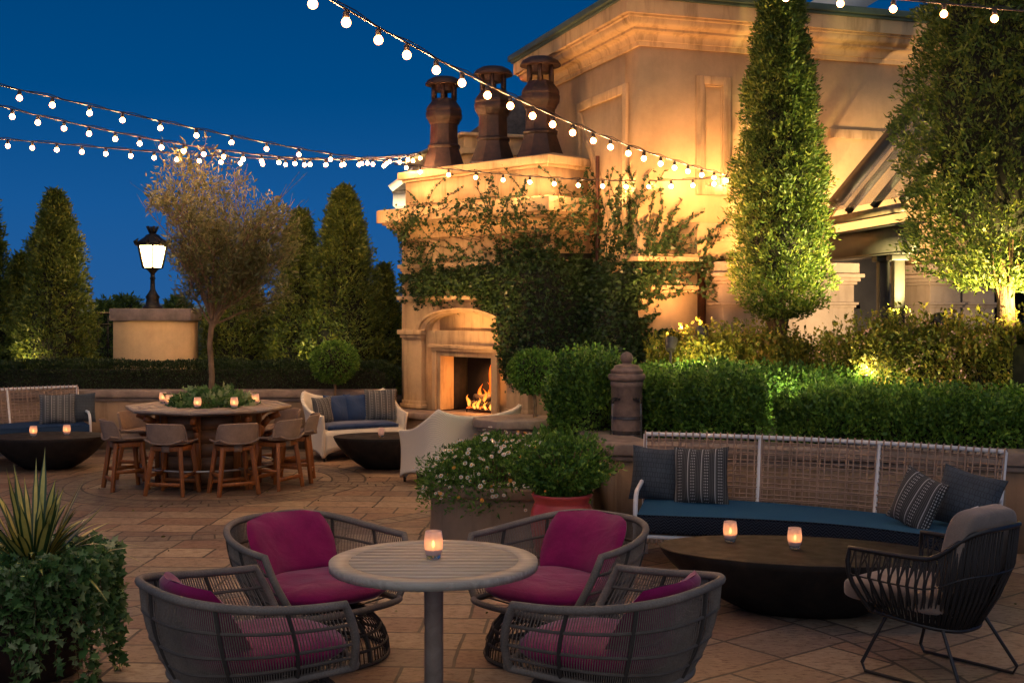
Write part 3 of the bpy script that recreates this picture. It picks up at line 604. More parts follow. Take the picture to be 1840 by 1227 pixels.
def votive(label,loc,s=1.,lit=True,group='frosted glass candle votives'):
    t=thing('votive_candle',label,'candle',loc,0,group)
    b=MB(); p=[(.030,.024),(.040,.034),(.0465,.06),(.0475,.085),(.044,.115),(.0405,.135),(.0385,.135),(.042,.115),(.0455,.085),(.0445,.06),(.038,.036)]
    V=[];Fa=[];n=28;m=len(p)
    q=[(.036,.022),(.0425,.036),(.047,.06),(.0478,.085),(.0445,.115),(.041,.137)]
    for r,z in q:
        for k in range(n): a=2*pi*k/n; V.append((r*cos(a)*s,r*sin(a)*s,z*s))
    for i in range(len(q)-1):
        for k in range(n): l=(k+1)%n; Fa.append((i*n+k,i*n+l,(i+1)*n+l,(i+1)*n+k))
    b.add(V,Fa); b.build('frosted_cup',m_frost,t,smooth=2)
    b=MB(); b.lathe([(.030*s,0),(.035*s,.004*s),(.0365*s,.0215*s),(.03*s,.0218*s)],24); b.build('glass_base',m_clear,t,smooth=True)
    b=MB(); b.lathe([(.034*s,.0225*s),(.041*s,.045*s),(.041*s,.05*s)],20); b.build('wax',m_wax,t,smooth=True)
    if lit:
        b=MB(); b.lathe([(.001,.058*s),(.006*s,.066*s),(.0065*s,.074*s),(.003*s,.088*s),(.0004,.097*s)],12,c=(0,-.012*s,0)); b.build('candle_flame',m_flm,t,smooth=True)
    return t

# ---- round slatted table
TX,TY=-.42,6.5
t=thing('round_table','round weathered slatted wood table in the foreground between four magenta cushioned chairs','table',(TX,TY,0))
b=MB(); n=72; R0,R1=.455,.558
for i in range(n):
    a0=2*pi*i/n; a1=2*pi*(i+1)/n; pl=[(R0*cos(a0),R0*sin(a0)),(R1*cos(a0),R1*sin(a0)),(R1*cos(a1),R1*sin(a1)),(R0*cos(a1),R0*sin(a1))]
    V=[(x,y,z) for z in (.70,.74) for x,y in pl]; b.add(V,[(3,2,1,0),(4,5,6,7),(1,2,6,5),(0,4,7,3)])
ns=11
for i in range(ns):
    y=-.45+.9*(i+.5)/ns; h=.9/ns/2-.0055; ym=abs(y)+h; 
    if ym>=R0: ym=R0-.01
    x=sqrt(max(.0,(R0+.004)**2-ym*ym))
    V0=[(-sqrt(max(0,.459**2-(y-h)**2)),y-h),(sqrt(max(0,.459**2-(y-h)**2)),y-h),(sqrt(max(0,.459**2-min(.4589,abs(y+h))**2)),y+h),(-sqrt(max(0,.459**2-min(.4589,abs(y+h))**2)),y+h)]
    b.prism(V0,.712,.7385)
b.build('tabletop',m_grey_wood,t)
b=MB(); b.lathe([(.44,.700),(.44,.709)],48); b.build('under_tray',m_ropek,t)
b=MB(); b.lathe([(.052,.02),(.052,.70)],12); 
for k in range(12): a=2*pi*(k+.5)/12; b.box(-.001,.001,-.001,.001,.03,.031)
b.build('column',m_grey_wood_y,t,bevel=.004); b=MB(); b.lathe([(.27,0),(.27,.012),(.08,.03)],40); b.build('foot_plate',m_black,t)
votive('frosted votive candle alone on the round slatted foreground table',W(779,1003,6.53)[:2]+(.7405,),1.08)

# ---- club chairs
m_ropem=rope('band_rope',(.06,.052,.043),(.14,.12,.10))
def chair():
    t=thing('club_chair','','chair',group='round rope club chairs with magenta cushions')
    def Tp(u):   # top rim, u 0..1 left tip -> back -> right tip
        a=pi*(1-u); q=abs(sin(a)); c=cos(a)
        x=.50*(abs(c)**.62)*(1 if c>0 else -1) if abs(c)>1e-6 else 0; y=-.36+.76*q**.80
        return Vector((x,y,.685+.085*q**1.6))
    def Bp(u):
        a=pi*(1-u); q=abs(sin(a)); c=cos(a)
        x=.37*(abs(c)**.62)*(1 if c>0 else -1) if abs(c)>1e-6 else 0; y=-.47+.74*q**.80
        return Vector((x,y,.335-.02*q))
    def S(u,v): # v 0 top 1 bottom, slightly bulging
        p=Tp(u).lerp(Bp(u),v); o=Vector((p.x,p.y+.05,0)); 
        if o.length>1e-6: o.normalize()
        return p+o*.035*sin(pi*v)
    us=[i/48 for i in range(49)]
    # arm rim with wrapped posts
    b=MB(); front_l=[S(0,1-i/6) for i in range(6)]; front_r=[S(1,i/6) for i in range(1,7)]
    b.tube(front_l+[S(u,0) for u in us]+front_r,.021,10); b.build('rim',m_rope,t,smooth=True)
    b=MB(); bot=[Bp(u) for u in us]; fr=[Vector((.37*cos(a),-.47-.10*sin(a),.335)) for a in np.linspace(0,pi,14)[1:-1]]
    b.tube(bot+fr,.019,10,closed=True); b.build('seat_rim',m_rope,t,smooth=True)
    for u in (.10,.27,.5,.73,.90): b=MB(); b.tube([S(u,i/7) for i in range(8)],.011,8); b.build('upright',m_ropeb,t,smooth=True)
    b=MB()
    for v in (.30,.60,.82): b=MB(); b.tube([S(u,v) for u in us],.0085,7); b.build('cross_band',m_ropem,t,smooth=True)
    b=MB(); nc=160
    for i in range(nc):
        u=(i+.5)/nc; du=.6/nc
        u=u+.0
        b.tube([S(u,v) for v in (0,.25,.5,.75,1.)],.0034,4)
    for i in range(24):
        u=(i+.5)/24; p=Bp(u); q=Vector((.16*cos(pi*(1-u))*1.0,-.1+.16*sin(pi*u),.27)); b.tube([p,p.lerp(q,.5)+Vector((0,0,-.03)),q],.005,4)
    b.build('rope_weave',m_rope,t,smooth=True)
    # base : flared openwork skirt
    def Bs(a,v): r=.13+.30*sin(pi/2*v)**.85; return Vector((r*cos(a)*1.0,-.13+r*sin(a)*1.05,.30-.285*(1-cos(pi/2*v)) if v<1 else .015))
    b=MB()
    for v in (.35,.62,.82,1.0): b.tube([Bs(a,v) for a in np.linspace(0,2*pi,40,endpoint=False)],.013 if v==1 else .009,7,closed=True)
    for a in np.linspace(0,2*pi,8,endpoint=False): b.tube([Bs(a+.2,v) for v in np.linspace(0,1,8)],.013,7)
    b.build('base_frame',m_ropeb,t,smooth=True)
    b=MB()
    for a in np.linspace(0,2*pi,84,endpoint=False): b.tube([Bs(a,v) for v in np.linspace(0.1,1,6)],.0036,4)
    b.lathe([(.02,.268),(.17,.272),(.17,.30),(.05,.31)],20,c=(0,-.1,0)); b.build('base_weave',m_ropeb,t)
    # seat cushion
    def outline(a,k): 
        c,s_=cos(a),sin(a); x=.385*k*(abs(c)**.75)*(1 if c>0 else -1); y=-.13+(.36 if s_>0 else .43)*k*(abs(s_)**.75)*(1 if s_>0 else -1); return x,y
    b=MB(); V=[];Fa=[];n=44; pr=[(0,.365),(.6,.360),(.9,.372),(1.0,.405),(.985,.428),(.93,.452),(.7,.472),(.4,.478),(0,.480)]
    for k,z in pr:
        for i in range(n): a=2*pi*i/n; x,y=outline(a,k); V.append((x,y,z+ .010*sin(3*a+1)*k*(1-k)*2))
    for i in range(len(pr)-1):
        for k in range(n): l=(k+1)%n; Fa.append((i*n+k,i*n+l,(i+1)*n+l,(i+1)*n+k))
    b.add(V,Fa); b.build('seat_cushion',m_mag,t,smooth=2)
    b=MB()
    def bc(u,v,sd):
        xx=(u-.5)*2; zz=(v-.5)*2; th=.062*(max(0,1-abs(xx)**4)**.6)*(max(0,1-abs(zz)**4)**.6)
        sq=1-.12*abs(zz)**3; x=.30*xx*sq*(1-.10*max(0,-zz)); z=.625+.175*zz*(1-.10*abs(xx)**3)
        y=.20+.11*zz-.10*xx*xx+sd*th-.0
        return (x,y,z+.012*sin(xx*7+zz*3)*(sd<0)*.4)
    b.grid(lambda u,v:bc(u,v,-1),20,16); b.grid(lambda u,v:bc(1-u,v,1),20,16); b.build('back_cushion',m_mag,t,smooth=2)
    return t
cl=[('magenta cushioned rope club chair behind the round table on the left',(-1.03,7.16),(.68,-.71),1.0),
 ('magenta cushioned rope club chair behind the round table, in front of the red pot',(.126,7.16),(-.656,-.755),1.0),
 ('magenta cushioned rope club chair seen from behind at the front left of the round table',(-1.09,6.15),(.81,.60),1.0),
 ('magenta cushioned rope club chair seen from behind at the front right of the round table',(.29,6.15),(-.82,.57),1.0)]
proto=None
for lab,(mx,my),(fx,fy),sc in cl:
    l=sqrt(fx*fx+fy*fy); fx/=l; fy/=l; loc=(mx-fx*.36,my-fy*.36,0)
    if proto is None: proto=chair(); c=proto; c.location=loc; c.rotation_euler.z=facing(fx,fy); c['label']=lab
    else: c=copy_tree(proto,None,loc,facing(fx,fy),lab)

# ---- bar table
BX,BY=-3.62,14.45
t=thing('bar_table','tall octagonal wooden bar table with a planter and olive tree in its centre','table',(BX,BY,0),radians(-88))
oc=lambda r:[(r*cos(i*pi/4),r*sin(i*pi/4)) for i in range(8)]
b=MB()
for i in range(8):
    a,c=oc(.99)[i],oc(.99)[(i+1)%8]; d,e=oc(.42)[i],oc(.42)[(i+1)%8]
    g_=.004; V=[]
    for fr in range(5):
        f0,f1=fr/5,(fr+1)/5-.012
        q=[(d[0]+(a[0]-d[0])*f,d[1]+(a[1]-d[1])*f) for f in (f0,f1)]+[(e[0]+(c[0]-e[0])*f,e[1]+(c[1]-e[1])*f) for f in (f1,f0)]
        m=((q[0][0]+q[2][0])/2,(q[0][1]+q[2][1])/2); q=[(m[0]+(x-m[0])*.992,m[1]+(y-m[1])*.992) for x,y in q]; b.prism(q,.885,.92)
b.build('tabletop',m_grey_wood_y,t)
b=MB(); b.prism(oc(.90),.86,.8845); b.build('apron',m_teak_d,t)
b=MB()
for i in range(8):
    a,c=oc(.56)[i],oc(.56)[(i+1)%8]
    for k in range(5):
        z0=.06+k*.155; n=((a[0]+c[0])/2,(a[1]+c[1])/2); o=.025; l=sqrt(n[0]**2+n[1]**2); nx,ny=n[0]/l*o,n[1]/l*o
        b.prism([a,c,(c[0]+nx,c[1]+ny),(a[0]+nx,a[1]+ny)],z0,z0+.148)
b.prism(oc(.555),.0,.86); b.build('pedestal_panel',m_teak_d,t)
for i in range(8):
    a=i*pi/4; p=MB(); ux,uy=cos(a),sin(a)
    p.bar((.59*ux,.59*uy,0),(.59*ux,.59*uy,.86),.07,.07)
    pts=[(.60,.55),(.64,.68),(.72,.77),(.84,.82)]
    for (r0,z0),(r1,z1) in zip(pts,pts[1:]): p.bar((r0*ux,r0*uy,z0),(r1*ux,r1*uy,z1),.05,.075)
    p.build('corner_post',m_teak,t)
b=MB(); b.tube([(.78*cos(a),.78*sin(a),.23) for a in np.linspace(0,2*pi,48,endpoint=False)],.013,8,closed=True); 
for i in range(8): a=i*pi/4; b.tube([(.6*cos(a),.6*sin(a),.23),(.78*cos(a),.78*sin(a),.23)],.01,6)
b.build('foot_rail',M('steel_rail',(.5,.45,.4),.3,.1,5,20,0,.9),t,smooth=True)
for lab,px,py,D in (('leftmost frosted votive on the left corner of the octagonal bar table',293,720,14.75),('second frosted votive from the left on the octagonal bar table',304,723,14.35),('frosted votive on the front edge of the octagonal bar table, left one',355,725,13.95),('frosted votive on the front edge of the octagonal bar table, right one',421,724,13.95),('frosted votive half hidden by leaves on the right of the octagonal bar table',447,717,14.7),('rightmost frosted votive on the octagonal bar table',459,720,14.5)):
    votive(lab,(X(px,D),D,.9205),.95)
# ---- stools
def stool():
    t=thing('bar_stool','','stool',group='teak bar stools around the octagonal table')
    for sx,sy in ((-1,-1),(1,-1),(-1,1),(1,1)):
        b=MB(); b.bar((sx*.225,sy*.20,0),(sx*.16,sy*.14,.54),.034,.045,w2=.045,h2=.05); b.build('leg',m_teak,t,bevel=.004)
    for z,k in ((.12,.98),(.20,0),):
        pass
    f=lambda z:(.225-.065*z/.54,.20-.06*z/.54)
    for (a,c,z) in (((-1,1),(1,1),.13),((-1,-1),(1,-1),.13),((-1,-1),(-1,1),.22),((1,-1),(1,1),.22)):
        x,y=f(z); b=MB(); b.bar((a[0]*x,a[1]*y,z),(c[0]*x,c[1]*y,z),.022,.04); b.build('stretcher',m_teak,t)
    b=MB()
    for y in (-.145,.145): b.box(-.17,.17,y-.02,y+.02,.495,.545)
    for x in (-.165,.165): b.box(x-.02,x+.02,-.12,.12,.495,.545)
    b.build('seat_frame',m_teak,t,bevel=.004)
    b=MB()
    for y in (-.168,.150): b=MB(); b.box(-.045,.045,y,y+.018,.485,.56); b.build('seat_strap',m_stoolw,t)
    b=MB()
    def se(u,v): x=(u-.5)*2; y=(v-.5)*2; return (.235*x*(1-.08*y*y),.02+.235*y*(1-.12*x*x),.565+.035*abs(x)**3+.03*max(0,y)**2-.012*(1-x*x))
    b.grid(se,14,12); b.build('seat',m_stoolw,t,smooth=2,solid=.018)
    b=MB()
    def ba(u,v):
        a=(u-.5)*2; ww=.93 if v>.5 else 1.; x=.235*sin(a*1.45)/sin(1.45); y=.235-.25*(1-cos(a*1.25)); 
        top=.80-.02*a*a-(max(0,abs(a)-.72)/.28)**2*.19; bot=.585; return (x,y+.05*v,bot+(top-bot)*v)
    b.grid(ba,26,8); b.build('backrest',m_stoolw,t,smooth=2,solid=.014)
    b=MB(); b.tube([ba(i/26,1) for i in range(27)],.012,6); b.tube([ba(i/26,0) for i in range(27)],.010,6); b.tube([se(0,i/10) for i in range(11)],.011,6); b.tube([se(1,i/10) for i in range(11)],.011,6); b.tube([se(i/10,0) for i in range(11)],.011,6); b.build('piping',m_stoolw,t,smooth=True)
    return t
ps=None
for lab,x,y in (('front left bar stool, its back to the viewer, at the octagonal table',-3.80,13.55),('front right bar stool, its back to the viewer, at the octagonal table',-3.12,13.58),('leftmost bar stool, seen from the side, at the octagonal table',-4.45,13.95),('rear left bar stool partly behind the leftmost stool',-4.52,14.80),
   ('right side bar stool nearest the viewer at the octagonal table',-2.72,14.0),('right side bar stool behind the nearest one, facing left',-2.60,14.55),('rear right bar stool showing only its backrest above the nearer stools',-2.93,15.1)):
    dx,dy=x-BX,y-BY; a=atan2(dy,dx)-pi/2
    if ps is None: ps=stool(); ps.location=(x,y,0); ps.rotation_euler.z=a; ps['label']=lab
    else: copy_tree(ps,None,(x,y,0),a,lab)

# ---- curved sofas
def sofa(label,R,ang,loc,rot,side_mat,top_mat,zt=.99,depth=.80,lean=.20,n_post=4):
    t=thing('curved_sofa',label,'sofa',loc,rot,'curved woven back garden sofas')
    # local: arc centre at (0,-R); back of seat at radius R, front at R-depth
    def P(r,th,z): return Vector((r*sin(th),-R+r*cos(th),z))
    th=np.linspace(-ang,ang,49)
    b=MB()
    b.tube([P(R+lean,a,zt) for a in th],.019,8)
    for k in range(n_post):
        a=-ang+2*ang*k/(n_post-1); b.tube([P(R+.01,a,.30),P(R+lean*.5,a,.62),P(R+lean,a,zt)],.017,8)
    b.build('back_frame',m_white,t,smooth=True)
    b=MB(); b.tube([P(R,a,.29) for a in th],.018,8); b.tube([P(R-depth,a,.29) for a in th],.018,8)
    for k in range(9): a=-ang+2*ang*k/8; b.tube([P(R,a,.29),P(R-depth,a,.29)],.012,6)
    b.build('seat_frame',m_white,t,smooth=True)
    b=MB()
    for i in range(64): a=-ang+2*ang*(i+.5)/64; b.bar(P(R-depth-.005,a,.30),P(R-depth-.005,a,.235),.022,.012)
    b.build('seat_edge_weave',m_tan,t)
    for sgn in (-1,1):
        a=sgn*ang; b=MB(); b.tube([P(R-depth+.03,a,.02),P(R-depth,a,.30),P(R-depth+.02,a,.52),P(R-depth+.07,a,.595),P(R-depth+.16,a,.625),P(R-.2,a,.63),P(R+.08,a,.64)],.019,8); b.build('arm',m_white,t,smooth=True)
        b=MB(); b.bar(P(R-.02,a*.985,.0),P(R,a*.985,.30),.035,.035); b.build('leg',m_white,t)
    for k in (-1,1):
        for rr in (R-depth+.03,R-.03):
            a=k*ang*.33; b=MB(); b.bar(P(rr,a,0),P(rr,a,.30),.033,.033); b.build('leg',m_white,t)
    b=MB(); nv=int(2*ang*R/.056)
    for i in range(nv+1):
        a=-ang+2*ang*i/nv
        dx=.004 if i%2 else -.004
        b.tube([P(R+dx,a,.30),P(R+lean*.5+dx,a,.64),P(R+lean-.027,a,zt-.01),P(R+lean-.02,a,zt+.018),P(R+lean,a,zt+.027),P(R+lean+.02,a,zt+.018),P(R+lean+.027,a,zt-.01),P(R+lean+.005,a,zt-.05)],.0066,5)
        if i%4==1: b.tube([P(R+dx,a+.0028,.30),P(R+lean*.5+dx,a+.0028,.64),P(R+lean+dx,a+.0028,zt+.0)],.006,4)
    nh=11
    for j in range(nh):
        v=(j+.5)/nh; z=.46+(zt-.03-.46)*v; rr=R+lean*(z-.30)/(zt-.30)
        for dz in ((0,.014) if j%2==0 else (0,)):
            b.tube([P(rr+(.007 if i%2 else -.007),-ang+2*ang*i/nv,z+dz+.0015*sin(i*1.3+j)) for i in range(nv+1)],.0062,4)
    b.build('woven_back',m_tan,t)
    # cushion: rounded rectangular section swept along the arc
    def sec(r0,r1,z0,z1,rd,n=5):
        o=[]
        for (cr,cz,a0) in ((r1-rd,z1-rd,0),(r0+rd,z1-rd,pi/2),(r0+rd,z0+rd,pi),(r1-rd,z0+rd,3*pi/2)):
            for i in range(n): a=a0+pi/2*i/(n-1); o.append((cr+rd*cos(a),cz+rd*sin(a)))
        return o
    S=sec(R-depth-.035,R-.02,.315,.475,.028); V=[];Fa=[];m=len(S); tt=np.linspace(-ang*.985,ang*.985,45)
    for a in tt:
        for r,z in S: V.append(tuple(P(r,a,z+(.012*sin(a*9+r*3) if z>.4 else 0))))
    mis=[]
    b=MB(); top=[];side=[]
    for i in range(len(tt)-1):
        for k in range(m):
            l=(k+1)%m; f=(i*m+k,i*m+l,(i+1)*m+l,(i+1)*m+k)
            zz=(S[k][1]+S[l][1])/2; (top if zz>.4655 else side).append(f)
    side+= [tuple(range(m)),tuple((len(tt)-1)*m+k for k in range(m))[::-1]]
    b.add(V,side,0); b.Fc.append((np.asarray(top,int),1)); b.build('seat_cushion',[side_mat,top_mat],t,smooth=True)
    b=MB(); b.tube([P(R-depth-.035+.006,a,.472+.012*sin(a*9+(R-depth)*3)) for a in tt],.006,6); b.build('piping',side_mat,t,smooth=True)
    return t
# right sofa: back top from (1.14,10.54) to (3.71,9.28)
xa,ya,xb,yb=1.16,10.52,3.76,9.22
Rr=5.2; hw=sqrt((xb-xa)**2+(yb-ya)**2)/2; ang=math.asin(hw/(Rr+.2)); mxx,myy=(xa+xb)/2,(ya+yb)/2; nx,ny=-(yb-ya)/(2*hw),(xb-xa)/(2*hw)
sag=(Rr+.2)*(1-cos(ang)); apex=(mxx+nx*(sag-.2),myy+ny*(sag-.2)); rz=atan2(-nx,ny)
sofa_r=sofa('large curved woven sofa with blue bench cushion against the low wall on the right',Rr,ang,(apex[0],apex[1],0),rz,m_chevs,m_chevt)
def on_sofa(Rr,apx,rz,th,r,z):
    x=r*sin(th); y=-Rr+r*cos(th); a,b_=rot2(x,y,rz); return (apx[0]+a,apx[1]+b_,z)
# left sofa
Rl=6.0; angl=math.asin(1.43/6.2); ex,ey=-6.33,17.62; d=Vector((.50,-.87)).normalized(); C=(ex+d.x*6.2,ey+d.y*6.2); end=atan2(-d.y,-d.x); midl=end+angl; apl=(C[0]+6.0*cos(midl),C[1]+6.0*sin(midl)); rzl=midl-pi/2
sofa_l=sofa('curved woven sofa with navy cushion at the far left in front of the low wall',Rl,angl,(apl[0],apl[1],0),rzl,m_navys,m_navys,zt=.93)
def pillow(name,label,w,h,th,mat,loc,rz,tilt=.25,roll=0.,group=None):
    b=MB()
    def f(u,v,sd):
        x=(u-.5)*2; z=(v-.5)*2; k=(max(0,1-abs(x)**2.6)**.62)*(max(0,1-abs(z)**2.6)**.62)
        px=w/2*x*(1-.075*(1-z*z)*x*x); pz=h/2*z*(1-.075*(1-x*x)*z*z); return (px,sd*(th/2*k+.004)+.012*sin(3*x+2*z),pz)
    b.grid(lambda u,v:f(u,v,-1),22,22); b.grid(lambda u,v:f(1-u,v,1),22,22)
    o=b.build(name,mat,None,smooth=2); o.location=loc; o.rotation_euler=(-tilt,roll,rz); o['label']=label; o['category']='pillow'
    if group: o['group']=group
    return o
def tilt_pillow(label,px,pyb,z0,D,w,h,th,mat,rz,tilt=.28,roll=0.,group=None,name='throw_pillow'):
    x=X(px,D); return pillow(name,label,w,h,th,mat,(x,D,z0+h/2*cos(tilt)-.01),rz,tilt,roll,group)
gL='throw pillows on the garden sofas'
tilt_pillow('plain dark grey pillow at the left end of the right curved sofa',1180,902,.475,10.22,.44,.46,.16,m_greyf,rz+.25,.30,.06,gL)
tilt_pillow('black pillow with white woven stripes at the left end of the right curved sofa',1260,905,.475,10.02,.46,.48,.15,m_strip,rz+.12,.26,-.04,gL)
tilt_pillow('small black striped pillow leaning at the right end of the right curved sofa',1648,938,.475,8.95,.38,.42,.15,m_strip,rz-.55,.35,.30,gL)
tilt_pillow('grey pillow with quilted cross pattern at the right end of the right curved sofa',1738,930,.475,8.95,.50,.44,.17,m_greyf,rz-.40,.40,.16,gL)
tilt_pillow('large grey striped pillow on the far left sofa',103,753,.475,16.85,.48,.42,.14,m_strip2,.35,.22,0,gL)
tilt_pillow('plain slate grey pillow beside the large striped one on the far left sofa',148,752,.475,17.05,.36,.42,.13,m_greyf,.45,.22,0,gL)

# ---- bowl coffee tables
def bowl(label,loc,rx,ry,rz=0,h=.42):
    t=thing('coffee_table',label,'coffee table',loc,rz,'dark boat shaped coffee tables')
    b=MB(); k=h/.42
    b.lathe([(.38,0),(.42,.004),(.56,.065*k),(.70,.14*k),(.82,.22*k),(.915,.30*k),(.975,.37*k),(1.0,.412*k),(.995,.418*k),(.97,.42*k),(.5,.42*k),(0,.42*k)],72,sx=rx,sy=ry); b.build('bowl_body',m_bronze,t,smooth=True); return t
bowl('wide dark metal bowl shaped coffee table in front of the right curved sofa',(2.0,8.36,0),.98,.52,radians(-13))
bowl('dark bowl shaped coffee table in front of the far left sofa',(-6.02,15.75,0),.74,.52,radians(6))
bowl('black bowl shaped coffee table between the two cream wicker loveseats',(-1.62,15.75,0),.70,.46,radians(8))
votive('left frosted votive on the wide dark coffee table at right',W(1312,972,8.65)[:2]+(.4205,),1.05)
votive('right frosted votive on the wide dark coffee table at right',W(1428,984,8.40)[:2]+(.4205,),1.05)
votive('left frosted votive on the far left coffee table',(X(60,15.6),15.6,.4205),1.0)
votive('right frosted votive on the far left coffee table',(X(120,15.75),15.75,.4205),1.0)
votive('unlit pale glass votive on the black coffee table between the wicker loveseats',(X(685,15.6),15.6,.4205),.85,lit=False)

# ---- wicker loveseats
def loveseat():
    t=thing('wicker_loveseat','','loveseat',group='cream wicker loveseats')
    hw=.60; dp=.36
    def plan(u,fl):   # u 0..1 : left front tip -> left back corner -> right back corner -> right front tip
        s=[(-hw-.0,-dp),(-hw-.03,0),(-hw-.01,.22),(-hw+.12,dp-.02),(-.25,dp),(0,dp),(.25,dp),(hw-.12,dp-.02),(hw+.01,.22),(hw+.03,0),(hw,-dp)]
        x=u*(len(s)-1); i=min(int(x),len(s)-2); f=x-i
        def cr(a,b_,c,d_,f): return .5*((2*b_)+(-a+c)*f+(2*a-5*b_+4*c-d_)*f*f+(-a+3*b_-3*c+d_)*f**3)
        g=lambda k:s[max(0,min(len(s)-1,k))]
        p=[cr(g(i-1)[q],g(i)[q],g(i+1)[q],g(i+2)[q],f) for q in (0,1)]
        k=1+fl; return p[0]*k,p[1]*(1+fl*1.3)
    def top(u):
        a=abs(u-.5)*2   # 0 back centre, 1 front tip
        if a<.45: return .80+.11*(a/.45)**2.2
        return .62+.29*max(0,(1-(a-.45)/.50))**1.4 if a<.95 else .62
    def bot(u):
        a=abs(u-.5)*2
        return .05+.11*abs(sin(pi*min(1,(a)/.52)))**.7 if a<.52 else .05+.10*abs(sin(pi*(a-.52)/.48))**.7
    def S(u,v):
        z0,z1=bot(u),top(u); z=z0+(z1-z0)*v; fl=.14*((z-.35)/.5)**2*(1 if z>.35 else .35); 
        x,y=plan(u,fl); return (x,y,z)
    b=MB(); b.grid(S,72,20); b.build('wicker_shell',m_wick,t,smooth=2,solid=.045)
    b=MB()
    b.grid(lambda u,v:(-hw*.97+2*hw*.97*u,-dp+.03,(.05+.13*abs(sin(pi*u))**.5)*(1-v)+.40*v),24,4)
    b.grid(lambda u,v:(-hw*.96+2*hw*.96*u,-dp+.03+(2*dp-.05)*v,.40),10,6); b.build('seat_base',m_wick,t,smooth=True,solid=.03)
    b=MB(); 
    V=[]; b.grid(lambda u,v:((u-.5)*2*.52*(1-.02*sin(pi*v)),-.33+.58*v,.435+.035*(max(0,1-abs(2*u-1)**6))**.5*(max(0,1-abs(2*v-1)**6))**.5),20,14); b.build('seat_pad',m_bluef,t,smooth=2,solid=.05)
    for sx in (-1,1):
        for sy in (-1,1): b=MB(); b.lathe([(.016,0),(.02,.055)],10,c=(sx*(hw-.02),sy*(dp-.02),0)); b.build('foot',m_iron,t)
    return t
lv=loveseat(); th1=radians(30); lv.location=(-2.20,16.95,0); lv.rotation_euler.z=th1; lv['label']='cream wicker loveseat with blue and striped pillows facing the viewer'
lv2=copy_tree(lv,None,(-.62,14.62,0),radians(219),'cream wicker loveseat seen from behind beside the flower planter')
def onl(x,y,z,loc=(-2.20,16.95),a=th1): p=rot2(x,y,a); return (loc[0]+p[0],loc[1]+p[1],z)
pillow('throw_pillow','dark striped pillow at the left end of the wicker loveseat',.42,.38,.13,m_strip2,onl(-.44,.06,.66),th1+.45,.25,0,gL)
pillow('throw_pillow','navy blue pillow left of centre on the wicker loveseat',.42,.40,.13,m_bluef,onl(-.20,.14,.665),th1+.05,.25,0,gL)
pillow('throw_pillow','navy blue pillow right of centre on the wicker loveseat',.42,.40,.13,m_bluef,onl(.10,.13,.665),th1-.03,.27,0,gL)
pillow('throw_pillow','charcoal striped pillow at the right end of the wicker loveseat',.46,.46,.14,m_strip2,onl(.40,.03,.70),th1-.25,.22,0,gL)

# ---- black rope armchair, right foreground
t=thing('rope_armchair','black rope armchair with beige cushions on thin metal sled legs in the right foreground','chair',(2.44,6.92,0),facing(-.64,.77)); t.scale=(1.13,1.13,1.13)
hw=.33
def Ap(u):   # rim: left arm front tip -> back -> right arm front tip
    a=pi*(1-u); q=abs(sin(a)); c=cos(a); x=(hw)*(abs(c)**.6)*(1 if c>0 else -1) if abs(c)>1e-6 else 0
    y=-.30+.62*q**.75; z=.635+.0*q
    k=max(0,(q-.55)/.45); z+= .155*(3*k*k-2*k**3); return Vector((x*(1+.06*k),y+.04*k,z))
def Aq(u):
    a=pi*(1-u); q=abs(sin(a)); c=cos(a); x=(hw*.72)*(abs(c)**.7)*(1 if c>0 else -1) if abs(c)>1e-6 else 0
    return Vector((x,-.24+.42*q**.8,.315-.05*q))
def AS(u,v): p=Ap(u).lerp(Aq(u),v); o=Vector((p.x,p.y*.8,0)); o=o.normalized() if o.length>1e-6 else o; return p+o*.05*sin(pi*v**.9)
us=[i/40 for i in range(41)]
b=MB(); b.tube([AS(0,i/5) for i in range(5,0,-1)]+[AS(u,0) for u in us]+[AS(1,i/5) for i in range(1,6)],.013,8); b.tube([Aq(u) for u in us],.012,8,closed=True); b.tube([AS(u,.42) for u in us],.005,5); b.build('frame',m_black,t,smooth=True)
b=MB(); nc=74
for i in range(nc):
    u=(i+.5)/nc; o=.6/nc*(1 if i%2 else -1); q=abs(sin(pi*u)); am=1.6/nc if q<.75 else .4/nc; o=am*(1 if i%2 else -1)
    b.tube([AS(min(1,max(0,u)),0),AS(min(1,max(0,u+o)),.38),AS(min(1,max(0,u+o*.7)),.7),Aq(u)],.0052,5)
    b.tube([AS(min(1,max(0,u)),0),AS(min(1,max(0,u-o*.2)),.4),Aq(u)],.0048,5)
for i in range(36): u=(i+.5)/36; p=Aq(u); b.tube([p,Vector((p.x*.4,p.y*.4,.255)),Vector((0,0,.25))],.006,4)
b.build('rope_weave',m_ropek,t)
b=MB()
for sx in (-1,1):
    xa_=sx*.20; xf=sx*.27; b.tube([(xa_,-.17,.30),(xf,-.27,.05),(xf,-.25,.012),(xf,.0,.012),(xf,.25,.012),(xf,.27,.05),(xa_,.14,.28)],.009,8)
b.build('sled_leg',m_black,t,smooth=True)
def roundbox(mb,x0,x1,y0,y1,z0,z1,e=5):
    def f(u,v):
        a=2*pi*u; h=(v-.5)*pi; ce=lambda q,k:(abs(q)**k)*(1 if q>=0 else -1); k=.28
        cx_,cy_,cz_=(x0+x1)/2,(y0+y1)/2,(z0+z1)/2
        return (cx_+(x1-x0)/2*ce(cos(a),k)*ce(cos(h),k*1.3),cy_+(y1-y0)/2*ce(sin(a),k)*ce(cos(h),k*1.3),cz_+(z1-z0)/2*ce(sin(h),k*1.6))
    mb.grid(f,48,20)
b=MB(); roundbox(b,-.27,.27,-.42,.16,.345,.46); b.build('seat_cushion',m_beige,t,smooth=2)
